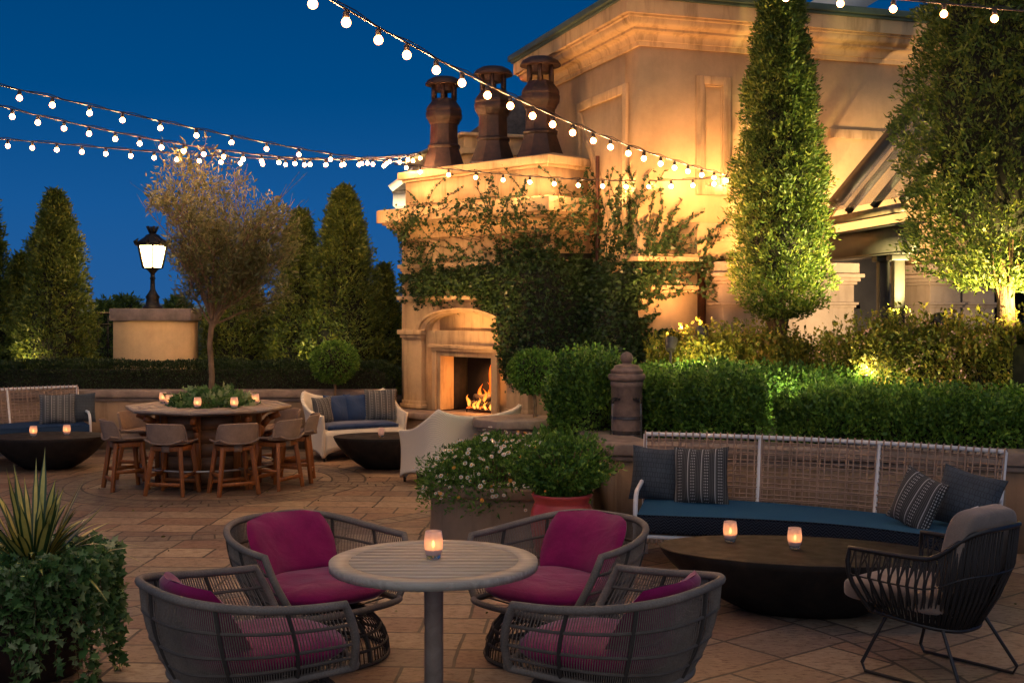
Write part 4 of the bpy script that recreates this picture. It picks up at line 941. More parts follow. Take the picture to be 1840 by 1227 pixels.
b=MB(); roundbox(b,-.255,.255,-.06,.06,-.20,.23); o=b.build('back_cushion',m_beige,t,smooth=2); o.location=(0,.20,.645); o.rotation_euler=(-.25,0,0)

# ---- fountain pillar
t=thing('fountain_pillar','weathered stone fountain pillar with a ball finial and dripping spouts among the box shrubs','fountain',(X(1128,11.75),11.85,.0))
m_fst=M('fountain_stone',(.24,.165,.13),.75,.35,7,60,.6,col2=(.09,.07,.055)); m_wet=M('wet_stone',(.06,.05,.045),.18,.4,12,60,.4)
b=MB(); b.lathe([(.15,.70),(.152,1.31),(.158,1.315),(.16,1.36),(.15,1.37)],40); b.build('shaft',m_fst,t,smooth=True)
b=MB(); b.lathe([(.16,1.37),(.178,1.385),(.186,1.41),(.178,1.435),(.15,1.445),(.158,1.455),(.158,1.475),(.135,1.49),(.125,1.50),(.12,1.52),(.05,1.535),(.04,1.545)],40); b.build('cap',m_fst,t,smooth=True)
b=MB(); b.lathe([(.001,1.535)]+[(.062*sin(a),1.592-.062*cos(a)) for a in np.linspace(.3,pi-.05,14)],28); b.build('ball_finial',m_fst,t,smooth=True)
b=MB(); b.lathe([(.19,.0),(.17,.62),(.168,.85),(.16,.86)],32); b.lathe([(.155,.86),(.168,.865),(.168,.885),(.155,.89)],32); b.lathe([(.153,1.0),(.167,1.005),(.165,1.025),(.153,1.03)],32); b.build('wet_band',m_wet,t,smooth=True)
for a in (-1.0,-2.35):
    ux,uy=cos(a),sin(a); b=MB(); b.tube([(.15*ux,.15*uy,1.2),(.15*ux,.15*uy,1.2)+0*np.zeros(3),(.20*ux,.20*uy,1.2),(.215*ux,.215*uy,1.17)][:1]+[(.20*ux,.20*uy,1.2),(.215*ux,.215*uy,1.165)],.018,8); b.lathe([(.04,-.01),(.04,.01)],12,c=(.15*ux,.15*uy,1.2)); b.build('spout',m_iron,t,smooth=True)
    b=MB(); b.tube([(.215*ux,.215*uy,1.16),(.222*ux,.222*uy,1.0),(.225*ux,.225*uy,.72)],[.006,.004,.003],6); b.build('water_stream',m_clear,t,smooth=True)

# ---- planters and pots
pl=thing('round_planter','low round rendered planter wall in front of the bowl loveseat and behind the red pot','planter',(.0,11.25,0))
b=MB(); V=[];  b.lathe([(.76,0),(.75,.41),(.765,.415),(.775,.43),(.775,.50),(.76,.51),(.66,.51),(.65,.44),(.0,.44)],64); b.build('planter_wall',m_low,pl,smooth=True)
b=MB(); b.lathe([(.655,.441),(.4,.47),(.0,.48)],40); b.build('planter_soil',m_soil,pl)
pl['label']='low round rendered planter wall filled with daisies behind the red pot'
rp=thing('glazed_pot','round red glazed pot standing in front of the daisy planter','pot',(.41,9.92,0))
b=MB(); b.lathe([(.15,0),(.17,.01),(.225,.12),(.255,.26),(.262,.36),(.25,.44),(.228,.485),(.222,.50),(.245,.545),(.25,.56),(.245,.572),(.225,.572),(.215,.54),(.21,.50),(0,.50)],48); b.build('pot_body',m_red,rp,smooth=True)
b=MB(); b.lathe([(.208,.501),(.1,.515),(0,.52)],24); b.build('pot_soil',m_soil,rp)
ip=thing('planter_pot','large dark round pot hidden under trailing ivy at the lower left corner','pot',(-2.74,6.95,0))
b=MB(); b.lathe([(.24,0),(.26,.02),(.29,.22),(.32,.45),(.355,.57),(.365,.61),(.34,.62),(.32,.58),(0,.57)],40); b.build('pot_body',m_clay,ip,smooth=True)
b=MB(); b.lathe([(.315,.575),(0,.59)],24); b.build('pot_soil',m_soil,ip)
BULB=420.
# ================================================================ vegetation
LUMP=1.
def unit(P): return P/(np.linalg.norm(P,axis=1)[:,None]+1e-9)
def nz(P,f): return np.array([mnoise.noise(Vector(p)*f) for p in P])
def conifer(name,label,loc,h,r,ntuft=5200,leaf=.075,mat=l_con,shape='cone',group=None,base=.0,trunk=.0,lean=0,cat='tree',k=6):
    t=thing(name,label,cat,loc,0,group); seed=random.uniform(0,50)
    def rad(u):
        if shape=='cone': return r*(max(0,1-u)**.60)*(1-.30*max(0,.15-u)/.15)*(1+.06*sin(u*17+seed))+.02
        if shape=='round': return r*sqrt(max(0,1-(abs(u-.36)/ (.64 if u>.36 else .40))**2.3))+.02
        return r*float(np.interp(u,[0,.03,.07,.155,.25,.35,.49,.62,.75,.9,1],[.35,.80,.97,1.0,1.0,.95,.77,.57,.42,.26,.05]))*(1+.04*sin(u*23+seed))
    z0=trunk; n=ntuft
    u=rng.random(n)**.85; dd3=None; a=rng.uniform(0,2*pi,n)
    q=np.c_[np.cos(a)*2.2+seed,np.sin(a)*2.2,u*h*1.6/max(r,.4)*.8]; d1=nz(q,1.0); d2=nz(q,2.9); d3=nz(q,7.)
    rr=np.array([rad(x) for x in u])*(1+LUMP*(.24*d1+.26*d2+.16*d3)); dep=rng.random(n)**2*.25+np.where(d3<-.10,.26,0)+np.where(d2<-.26,.22,0); rr2=rr*(1-dep); st=rng.random(n)<.03; rr2[st]*=1.12
    P=np.c_[rr2*np.cos(a)+lean*u,rr2*np.sin(a),z0+u*h]; N=unit(np.c_[np.cos(a),np.sin(a),np.full(n,.75)])
    b=MB()
    # every tuft is a small spray of k leaves
    PP=np.repeat(P,k,0)+rng.normal(size=(n*k,3))*leaf*.45; NN=np.repeat(N,k,0)
    b.leaves(PP,NN,leaf,leaf*.34,.65); o=b.build('crown',mat,t)
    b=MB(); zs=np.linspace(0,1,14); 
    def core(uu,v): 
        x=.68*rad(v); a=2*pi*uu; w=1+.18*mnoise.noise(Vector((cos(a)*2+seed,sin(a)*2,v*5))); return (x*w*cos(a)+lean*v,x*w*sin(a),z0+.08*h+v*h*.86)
    b.grid(core,18,16); b.build('dark_core',m_core,t)
    b=MB(); b.tube([(0,0,-.05),(.02,.0,trunk*.5),(0,0,trunk+.3)],[max(.05,r*.13),max(.04,r*.11),max(.03,r*.08)],12)
    if trunk>.2:
        for i in range(7): a=i*2.4; b.tube([(0,0,trunk*.72+.03*i),(.11*cos(a),.11*sin(a),trunk+.12),((.2 if shape=='cyl' else .38)*r*cos(a),(.2 if shape=='cyl' else .38)*r*sin(a),trunk+.7)],[.02,.012,.008],6)
    b.build('trunk',m_bark,t,smooth=True); return t
m_core=M('foliage_shade_core',(.018,.02,.010),.95,.4,10,30,.5)  # near-black solid fill inside foliage, inner shade put into its colour
gc='conifers along the railing'
zb=.6
def con(label,px,pyt,wpx,D,zb=.6,**kw):
    x=X(px,D); h=CZ-(pyt-HZ)/F*D-zb; conifer('conifer',label,(x,D,zb-.05),h,wpx/2/F*D,group=gc,**kw)
con('narrow conifer cut off by the left edge of the photo',-28,330,120,20.0,ntuft=3800)
con('broad tall conifer between the left edge and the lantern pillar',100,342,156,19.6,ntuft=6000)
con('conifer with a rounded top behind the olive tree',540,378,130,20.2,ntuft=4800)
con('tallest pointed conifer left of the fireplace',618,335,170,19.9,ntuft=6500)
con('short conifer nearest the left side of the fireplace',690,475,85,20.4,ntuft=2600)
con('conifer hidden low behind the olive trunk',425,455,150,20.6,ntuft=4200)
con('small conifer behind the lantern pillar at the left of the bar',40,455,110,21.0,ntuft=2600)
# cypresses
conifer('cypress','tall brightly lit cypress in the middle of the planting bed against the building',(X(1403,13.9),13.9,.6),4.8,.50,ntuft=13500,leaf=.055,mat=l_cyp,shape='cyl',trunk=1.36,group='tall lit cypresses',k=8)
conifer('cypress','massive cypress with glowing trunk at the right edge of the photo',(X(1806,12.0),12.0,.6),6.4,.90,ntuft=21000,leaf=.060,mat=l_cyp,shape='cyl',trunk=1.66,group='tall lit cypresses',k=7)
# distant bushes
for i,(px,pt,wd,D) in enumerate(((228,536,70,60),(320,538,60,62),(190,545,50,58))):
    x=X(px,D); conifer('shrub',('round distant shrub left behind the lantern pillar','round distant shrub right behind the lantern pillar','smaller distant shrub beside the broad conifer')[i],(x,D,-1.2),CZ-(pt-HZ)/F*D+1.2,wd/2/F*D,ntuft=700,leaf=.25,shape='round',cat='shrub')

# olive tree
ol=thing('olive_tree','slender olive tree with sparse airy crown growing out of the octagonal bar table','tree',(BX+.02,BY,.86))
b=MB(); tips=[]; seg=[]
def branch(p,d,l,r,dep):
    pts=[p]; q=p.copy(); dd=d.copy()
    for i in range(5):
        dd=(dd+Vector((random.gauss(0,.09),random.gauss(0,.09),random.gauss(.03,.06)))).normalized(); q=q+dd*l/5; pts.append(q.copy())
    b.tube(pts,[r*(1-.55*i/5) for i in range(6)],6 if dep else 10)
    if dep>=1:
        for i in range(2 if dep==1 else 1,6): tips.append((pts[i],dd.copy()))
    if dep<3:
        for k in range(4 if dep else 8):
            f=random.uniform(.35,1.0) if dep else random.uniform(.2,1.); s_=pts[min(5,max(1,int(f*5)))]
            a=random.uniform(0,2*pi); nd=(dd*.9+Vector((cos(a),sin(a),random.uniform(.0,.6)))*random.uniform(.5,1.0)).normalized(); branch(s_,nd,l*random.uniform(.5,.72),r*.42,dep+1)
b.tube([(0,0,0),(.02,0,.4),(-.01,.01,.8),(.02,0,1.05)],[.038,.034,.032,.032],10)
for (dx,dz,l) in ((-.42,.95,1.1),(.62,.9,1.15),(.10,1,1.35),(-.20,1,1.75),(-.12,1,1.45),(-.28,1,1.3),(.0,1,1.6),(-.05,1,1.1),(.35,.9,.95),(-.45,.8,.75),(.95,.55,1.0),(0,.8,.9),(.95,.2,.8),(.75,.9,1.15),(.5,.7,.9),(-.3,.9,.9),(.55,1,1.55),(.75,.9,1.45),(.35,1,1.5),(.5,1,1.25),(.62,.8,1.4)):
    branch(Vector((.02,0,1.0+random.uniform(-.05,.15))),Vector((dx,random.uniform(-.7,.7),dz)).normalized(),l*.86,.017,1)
b.build('trunk',m_bark_l,ol,smooth=True)
tp_=np.array([tuple(p) for p,_ in tips]); td=np.array([tuple(d) for _,d in tips])
b=MB(); k=max(5,int(21000/len(tp_))); PP=np.repeat(tp_,k,0)+rng.normal(size=(len(tp_)*k,3))*np.array([.065,.065,.07]); NN=np.repeat(td,k,0); wx=PP[:,0]+BX+.02; wy=PP[:,1]+BY; wz=PP[:,2]+.86; qx=920+F*wx/wy; qy=HZ-(wz-CZ)*F/wy; keep=~(((qx<300)&(qy>385)&(qy<520))|(qx>530+rng.normal(size=len(qx))*12)|(qy<225+np.abs(qx-350)*.9)|(qx<262)); PP=PP[keep]; NN=NN[keep]
b.leaves(PP,NN,.072,.020,.9); b.build('crown',l_oli,ol)

# broadleaf ball topiary
def topiary(label,x,y,zc,r,z0,group='ball topiaries'):
    t=thing('topiary',label,'topiary',(x,y,z0),0,group); n=5200
    d=unit(rng.normal(size=(n,3))); w=1+.10*nz(d*2+x,1.5)+.06*nz(d*6,1.); P=d*(r*w*(1-.22*rng.random(n)**2))[:,None]; P[:,2]*=.88; P=P+np.array([0,0,zc-z0])
    b=MB(); b.leaves(P,d+np.array([0,0,.3]),.045,.022,.7); b.build('crown',l_box,t)
    b=MB(); b.lathe([(.001,zc-z0-r*.7)]+[(r*.74*sin(a),zc-z0-r*.66*cos(a)) for a in np.linspace(.2,pi-.1,10)],16); b.build('dark_core',m_core,t,smooth=True)
    b=MB(); b.tube([(0,0,0),(.015,0,(zc-z0)*.4),(-.01,0,zc-z0-r*.5)],[.026,.02,.018],8); 
    for i in range(8): a=i*.8; b.tube([(-.01,0,zc-z0-r*.9),(r*.5*cos(a),r*.5*sin(a),zc-z0-r*.5)],[.012,.005],5)
    b.build('trunk',m_bark_l,t,smooth=True)
topiary('clipped ball topiary on a thin stem behind the cream wicker loveseat',X(602,17.62),17.62,CZ-(650-HZ)/F*17.62,.335,.0)
topiary('clipped ball topiary on a thin stem in the octagonal stone planter beside the fireplace',X(960,14.1),14.15,CZ-(668-HZ)/F*14.1,.285,.70)

def hedge(name,label,path,hw,z0,z1,n,mat,leaf=.035,wd=None,kind='r',bulge=.10,group=None,nf=2.,shoot=0,cat='hedge',top_round=.25,flowers=0,fmat=None,spread=.7):
    L=[0]
    for a,c in zip(path,path[1:]): L.append(L[-1]+sqrt((c[0]-a[0])**2+(c[1]-a[1])**2))
    def at(s):
        s=max(0,min(L[-1]-1e-6,s))
        for i in range(len(L)-1):
            if s<=L[i+1]: f=(s-L[i])/(L[i+1]-L[i]); a,c=path[i],path[i+1]; dx,dy=c[0]-a[0],c[1]-a[1]; l=sqrt(dx*dx+dy*dy); return a[0]+dx*f,a[1]+dy*f,dx/l,dy/l
    t=thing(name,label,cat,(path[0][0],path[0][1],z0),0,group)
    h=z1-z0
    def surf(s,ph):   # ph around section 0..1 : front bottom -> top -> back bottom
        x,y,dx,dy=at(s); nx,ny=dy,-dx
        a=pi*ph; e=.45; cx_=(abs(cos(a))**e)*(1 if cos(a)>0 else -1); sz=abs(sin(a))**e
        endk=min(1,min(s,L[-1]-s)/(hw*1.0)+.02)**.45
        p=Vector((x+nx*hw*cx_*endk,y+ny*hw*cx_*endk,z0+h*sz*(.72+.28*endk))); 
        nn=Vector((nx*cos(a),ny*cos(a),sin(a)))
        if s<hw*.5: nn-=Vector((dx,dy,0))*.5
        if s>L[-1]-hw*.5: nn+=Vector((dx,dy,0))*.5
        return p,nn.normalized()
    S=rng.uniform(0,L[-1],n); PH=rng.uniform(0.0,.82,n); P=np.empty((n,3)); N=np.empty((n,3))
    for i in range(n):
        p,nn=surf(S[i],PH[i]); w=bulge*(mnoise.noise(p*nf)+.6*mnoise.noise(p*nf*2.7)); q=p+nn*(w-.09*random.random()**1.5); P[i]=q; N[i]=nn
    N[:,2]+=.35; b=MB(); b.leaves(P,N,leaf,wd or leaf*.5,spread,kind)
    if shoot:
        for _ in range(shoot):
            p,nn=surf(random.uniform(0,L[-1]),random.uniform(.15,.75)); hh=random.uniform(.4,1.)*bulge*1.6+.05; d=(Vector((0,0,1))+nn*.4+Vector((random.gauss(0,.2),random.gauss(0,.2),0))).normalized(); m=10
            q=np.array([tuple(p+d*hh*j/m) for j in range(m)]); b.leaves(q,np.tile(tuple(d*.8),(m,1)),leaf,wd or leaf*.5,.7,kind)
    b.build('foliage',mat,t,world=True)
    b=MB(); b.grid(lambda u,v:tuple((lambda p,nn:(p-nn*.13))(*surf(u*L[-1],v))),30,10); b.build('dark_core',m_core,t,world=True)
    if flowers:
        b=MB(); Q=[];QN=[]
        for _ in range(flowers//6):
            p,nn=surf(random.uniform(0,L[-1]),random.uniform(.1,.7)); p=p+nn*(.03+bulge*mnoise.noise(p*nf))
            for j in range(6): Q.append(tuple(p+Vector((random.gauss(0,.03),random.gauss(0,.03),random.gauss(0,.03))))); QN.append(tuple(nn))
        b.leaves(Q,QN,.022,.018,.8,'oval'); o=b.build('blossoms',fmat,t,world=True); o['kind']='stuff'
    return t
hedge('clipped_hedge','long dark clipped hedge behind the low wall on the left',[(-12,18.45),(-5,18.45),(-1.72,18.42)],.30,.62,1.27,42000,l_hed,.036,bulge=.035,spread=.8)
# boxwood, right bed
hedge('boxwood_hedge','thick bright boxwood hedge directly behind the back of the right curved sofa',[(X(1395,11.8),11.8),(X(1600,11.5),11.5),(X(1840,11.2),11.2),(6.6,10.9)],.42,.64,1.15,34000,l_box,.040,.023,'oval',bulge=.14,nf=2.8,shoot=2200)
hedge('boxwood_hedge','lower boxwood hedge running behind the fountain pillar below the yellow shrubs',[(X(1130,13.2),13.4),(X(1300,13.0),13.0),(X(1440,12.7),12.7),(4.3,12.5)],.35,.64,1.32,21000,l_box,.040,.023,'oval',bulge=.11,nf=2.6,shoot=1500)
for lab,px,D,wpx,pt,n in (('leafy boxwood bush with upright shoots left of the fountain pillar',1062,12.4,120,672,11000),('small boxwood bush at the planter corner beside the topiary ball',1030,12.6,80,715,6000),('boxwood bush with upright shoots just right of the fountain pillar',1195,12.2,80,718,6000),('rounded boxwood bush right of the fountain behind the left end of the curved sofa',1290,11.75,150,706,10000)):
    x=X(px,D); hh=wpx/2/F*D; zt=CZ-(pt-HZ)/F*D; hedge('boxwood_bush',lab,[(x-hh,D),(x+hh,D-.1)],.34,.55 if px<1010 else .62,zt-.03,int(n*.75),l_box,.042,.023,'oval',bulge=.24,nf=3.6,shoot=800,group='boxwood bushes by the fountain',cat='shrub')
hedge('abelia_shrub','wide yellow lit flowering shrub mound left, below the corner of the building',[(X(1165,14.0),14.0),(X(1320,13.9),13.95),(X(1500,13.6),13.7)],.66,.6,1.70,32000,l_abe,.050,.028,'r',bulge=.15,nf=1.6,flowers=500,fmat=m_pk,shoot=400,cat='shrub')
hedge('abelia_shrub','large golden green flowering shrub mound with pale pink blossoms on the right',[(X(1470,12.9),13.0),(X(1650,12.6),12.75),(X(1850,12.0),12.2),(7.6,11.9)],.64,.6,1.84,42000,l_abe,.050,.028,'r',bulge=.17,nf=1.5,flowers=1300,fmat=m_pk,shoot=600,cat='shrub')
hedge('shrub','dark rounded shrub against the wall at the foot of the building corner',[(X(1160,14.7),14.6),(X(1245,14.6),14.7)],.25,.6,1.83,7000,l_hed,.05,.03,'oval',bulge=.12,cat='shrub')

# plants in bar table planter
def mound(name,label,loc,rx,ry,h,n,mat,leaf,wd,kind='oval',cat='plant',group=None,hang=0,spread=.8,bulge=.15,stems=0,taper=0):
    t=thing(name,label,cat,loc,0,group); d=unit(rng.normal(size=(n,3))); d[:,2]=abs(d[:,2])-.12
    w=(1+bulge*1.5*nz(d*2+loc[0],1.3)+bulge*nz(d*5,1.))*(1-.35*rng.random(n)**2)
    P=np.c_[d[:,0]*rx*w,d[:,1]*ry*w,d[:,2]*h*w+.02]
    if taper: kk=1-taper+taper*np.clip(P[:,2]/h*2.2,0,1); P[:,0]*=kk; P[:,1]*=kk
    if hang:
        out=np.sqrt((P[:,0]/rx)**2+(P[:,1]/ry)**2)>.72; P[out,2]-=rng.random(out.sum())**1.5*hang
    b=MB(); b.leaves(P,d+np.array([0,0,.5]),leaf,wd,spread,kind); b.build('foliage',mat,t); 
    b=MB()
    for i in range(14): a=i*2.39; r=.6*sqrt((i+.5)/14); b.tube([(0,0,-.02),(rx*r*cos(a)*.6,ry*r*sin(a)*.6,h*.45),(rx*r*cos(a),ry*r*sin(a),h*.8)],[.008,.006,.003],5)
    b.build('stem',m_bark_l,t)
    return t,P,d
mound('ivy_plant','leafy green plants filling the centre of the octagonal bar table',(BX+.02,BY,.90),.50,.42,.20,1500,l_ivy2,.075,.06,'ivy',hang=.0,bulge=.22)
# daisies
def flowers_on(t,P,d,cnt,r,pet,cen,name):
    idx=rng.choice(len(P),cnt,replace=False); b=MB()
    for i in idx:
        c=Vector(P[i])+Vector(d[i])*.05+Vector((0,0,.02)); n_=(Vector(d[i])+Vector((random.gauss(0,.35),-.4+random.gauss(0,.3),.5))).normalized(); u=n_.orthogonal().normalized(); v=n_.cross(u); rr=r*random.uniform(.7,1.2)
        for k in range(8):
            a0=2*pi*k/8; a1=a0+.55; p=lambda a,q:tuple(c+(u*cos(a)+v*sin(a))*q)
            b.add([p(a0+.27,rr*.25),p(a0,rr),p(a1,rr)],[(0,1,2)],0)
        cc=tuple(c+n_*.003); b.add([tuple(Vector(cc)+(u*cos(2*pi*k/6)+v*sin(2*pi*k/6))*rr*.36) for k in range(6)],[(0,1,2,3,4,5)],1)
    o=b.build(name,[pet,cen],t); o['kind']='stuff'
t,P,d=mound('daisy_plant','sprawling daisy plant with many small white flowers spilling over the round planter',(-.12,11.10,.50),.72,.62,.42,17000,l_dai,.050,.015,'r',hang=.22,spread=1.1,bulge=.16)
flowers_on(t,P,d,460,.019,m_pw,m_or,'white_blossoms'); flowers_on(t,P,d,45,.020,m_or,m_or,'orange_blossoms')
t,P,d=mound('leafy_plant','broad leaved plant with a few orange flowers at the back of the round planter',(.38,11.6,.50),.36,.36,.36,900,l_box,.11,.055,'oval',hang=0,spread=1.0,bulge=.25)
t,P,d=mound('potted_shrub','bushy small leaved shrub growing in the red glazed pot',(.43,9.95,.56),.46,.38,.46,8500,l_box,.040,.020,'oval',spread=1.0,bulge=.26,taper=.6)
flowers_on(t,P,d,14,.014,m_or,m_or,'orange_blossoms')

# yucca
yu=thing('yucca','spiky yucca with yellow centred green blades rising from the ivy covered pot','plant',(-2.74,6.95,.60))
for i in range(80):
    a=random.uniform(0,2*pi); el=random.uniform(.30,1.35) if i>14 else random.uniform(1.0,1.5); L_=random.uniform(.42,.72); w_=random.uniform(.020,.030)
    p=Vector((.05*cos(a),.05*sin(a),0)); d=Vector((cos(a)*cos(el),sin(a)*cos(el),sin(el))); side=Vector((-sin(a),cos(a),0)); b=MB(); n=10; V=[]
    sagk=random.uniform(.04,.42)*(1.3-el*.6)
    for j in range(n+1):
        u=j/n; q=p+d*L_*u+Vector((0,0,-sagk*u*u*L_*1.5))+Vector((cos(a),sin(a),0))*0; ww=w_*(sin(pi*min(1,u*.75+.22))**.6)*(1 if u<.7 else (1-u)/.3+.02); nn=side.cross(d)
        for s_ in (-1,-.5,.5,1): V.append(tuple(q+side*ww*s_+nn*(-.15*ww*(1-abs(s_)))))
    g_=[];yl=[]
    for j in range(n):
        o_=j*4
        for k_ in range(3): (yl if k_==1 else g_).append((o_+k_,o_+k_+1,o_+k_+5,o_+k_+4))
    b.add(V,g_,0); b.Fc.append((np.asarray(yl,int),1)); b.build('blade',[m_ygr,m_yel],yu,smooth=2)
# trailing ivy on the foreground pot
iv=thing('ivy_plant','trailing variegated ivy cascading over the dark pot at the lower left corner','plant',(-2.74,6.95,.58))
P=[];N=[];vines=MB()
for i in range(215):
    a=random.uniform(0,2*pi) if i>90 else random.uniform(-pi*.8,.4); r0=random.uniform(.1,.34); ln=random.uniform(.15,.95)*(1 if random.random()<.7 else .45); q=Vector((r0*cos(a),r0*sin(a),.03+random.uniform(0,.05)+.10*max(0,.3-r0))); pts=[q.copy()]; s_=0
    tz=random.uniform(-.5,.5)
    while s_<ln:
        out=Vector((cos(a),sin(a),0)); r=sqrt(q.x**2+q.y**2)
        if r<.37+.05*random.random(): d=out*.9+Vector((0,0,.22-s_))
        else: d=Vector((0,0,-1))+out*random.gauss(.02,.22)+Vector((-sin(a),cos(a),0))*(random.gauss(0,.3)+tz*.3)
        q=q+d.normalized()*.03; s_+=.03; pts.append(q.copy())
        for k in range(2):
            P.append(tuple(q+Vector((random.gauss(0,.018),random.gauss(0,.018),random.gauss(0,.014))))); N.append((cos(a)+random.gauss(0,.3),sin(a)+random.gauss(0,.3),random.gauss(.0,.4)))
    if len(pts)>2: vines.tube(pts,.0022,4)
b=MB(); b.leaves(P,N,.052,.052,.55,'ivy'); b.build('foliage',l_ivy2,iv); vines.build('stem',m_bark_l,iv)

# climbing ivy on fireplace and building
facets=[(Vector((-1.656,18.2)),Vector((.48,16.0))),(Vector((.48,16.0)),Vector((1.146,16.40))),(Vector((1.146,16.34)),Vector((1.585,15.0))),(Vector((1.585,15.0)),Vector(bw(9,0,0)[:2]))]
def facade(px):
    k=(px-920)/F
    for i,(a,c) in enumerate(facets):
        d=c-a; den=d.x-k*d.y
        if abs(den)<1e-9: continue
        f=(k*a.y-a.x)/den
        if -.001<=f<=1.001:
            p=a+d*f; n=Vector((d.y,-d.x)); n.normalize()
            if n.y>0 and i!=2: n=-n
            if i==2 and n.x>0: n=-n
            return p,n
    return None,None
_f0=facade
def facade(px):
    p,n=_f0(px)
    if p is not None and 945<px<1030:
        f=(px-945)/85; f=f*f*(3-2*f); a=_f0(900)[1]; c=_f0(1050)[1]; n=(a*(1-f)+c*f).normalized()
    if p is not None and 1118<px<1182:
        f=(px-1118)/64; a=_f0(1100)[1]; c=_f0(1200)[1]; n=(a*(1-f)+c*f).normalized()
    return p,n
gauss=[(1000,580,80,82,3.0),(930,508,60,28,1.6),(1040,620,80,70,2.6),(985,485,50,34,1.0),(850,505,90,24,1.25),(1112,600,40,95,2.0),(1130,510,40,32,.9),(890,375,75,24,.22),(820,395,80,24,.19),(1010,380,50,30,.26),(765,505,40,35,.8),(1200,505,80,24,.34),(1120,420,22,80,.30),(960,430,60,36,.36),(1075,390,14,70,.3),(915,560,45,50,1.1),(770,545,22,25,.5),(1230,430,55,50,.08),(1180,400,40,50,.10),(930,620,35,60,1.3),(740,430,30,50,.35)]
gx=np.array(gauss)
def dens(px,py): return float(np.sum(gx[:,4]*np.exp(-((px-gx[:,0])/gx[:,2])**2-((py-gx[:,1])/gx[:,3])**2)))
P=[];N=[];cnt=0
while len(P)<40000 and cnt<900000:
    cnt+=1; px=random.uniform(722,1305); py=random.uniform(335,705); w=dens(px,py)
    rn=1-abs(mnoise.noise(Vector((px*.030,py*.030,1.)))*2.2); rn2=1-abs(mnoise.noise(Vector((px*.055,py*.04,5.)))*2.4); rdg=max(rn,rn2)
    thr=.97-.60*min(1,w*.62)
    if w<.10 or (rdg<thr and w<1.5) or random.random()>min(1,w*.9+.1): continue
    if 755<px<905 and py>548+ (0 if px<860 else 22): 
        if random.random()<.97: continue
    if px<912 and py>560: continue
    p,n=facade(px)
    if p is None: continue
    z=CZ-(py-HZ)/F*p.y
    off=.02+random.random()**1.3*min(.28,.02+.10*w)
    if 3.05<z<3.58 and px<1073: off+=.05+.24*min(1,(z-3.05)/.3)
    if z<.6 and px<1000: continue
    P.append((p.x+n.x*off,p.y+n.y*off,z)); N.append((n.x,n.y,-.1))
wv=thing('climbing_ivy','dense dark ivy climbing over the fireplace cornice and the building corner','climbing plant',(.9,16.2,0))
b=MB(); b.leaves(P,N,.048,.042,.75,'ivy'); b.build('foliage',l_ivy,wv,world=True)
# climbing sprigs (vines with alternate leaves) fanning over the wall
b=MB(); LP=[];LN=[]
def vine(px,py,ang,ln,curl=0.):
    pts=[]; a=ang
    for i in range(int(ln/5)):
        p,n=facade(px)
        if p is None: break
        z=CZ-(py-HZ)/F*p.y; off=.015+(.26 if (3.05<z<3.58 and px<1073) else 0); q=Vector((p.x+n.x*off,p.y+n.y*off,z)); pts.append(q)
        for k in (0,1): LP.append(tuple(q+Vector((random.gauss(0,.012),n.y*.015,random.gauss(0,.012))))); LN.append((n.x*.35+random.gauss(0,.7),n.y*.35,random.gauss(.1,.7)))
        px+=5*cos(a); py-=5*sin(a); a+=curl+random.gauss(0,.10)
        if px>1303 or px<724 or py<300: break
    if len(pts)>2: b.tube(pts,.0045,4)
for i in range(26): vine(random.uniform(1120,1175),random.uniform(460,500),random.uniform(.2,2.0),random.uniform(60,170),random.uniform(-.02,.03))
for i in range(14): vine(random.uniform(1150,1290),random.uniform(440,520),random.uniform(.1,1.2),random.uniform(40,110),.01)
for i in range(26): vine(random.uniform(1065,1145),random.uniform(380,470),random.uniform(1.2,2.2),random.uniform(60,170))
for i in range(70): vine(random.uniform(740,1060),random.uniform(380,500),random.uniform(.2,2.9),random.uniform(50,150),random.uniform(-.05,.05))
for i in range(18): vine(random.uniform(1130,1290),random.uniform(470,530),random.uniform(-.4,.4),random.uniform(40,120))
for i in range(26): vine(random.uniform(730,800),random.uniform(430,540),random.uniform(-1.8,1.6),random.uniform(30,90))
b.build('vine_stem',m_bark,wv,world=True)
b=MB(); b.leaves(LP,LN,.046,.040,.7,'ivy'); b.build('sprig_leaves',l_ivy,wv,world=True)
b=MB()   # dark mass filling in behind the thickest ivy
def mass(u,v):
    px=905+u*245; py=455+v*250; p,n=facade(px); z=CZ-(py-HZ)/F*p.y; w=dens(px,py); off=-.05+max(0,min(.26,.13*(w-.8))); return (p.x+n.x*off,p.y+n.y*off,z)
b.grid(mass,40,30); b.build('dark_mass',m_core,wv,world=True)

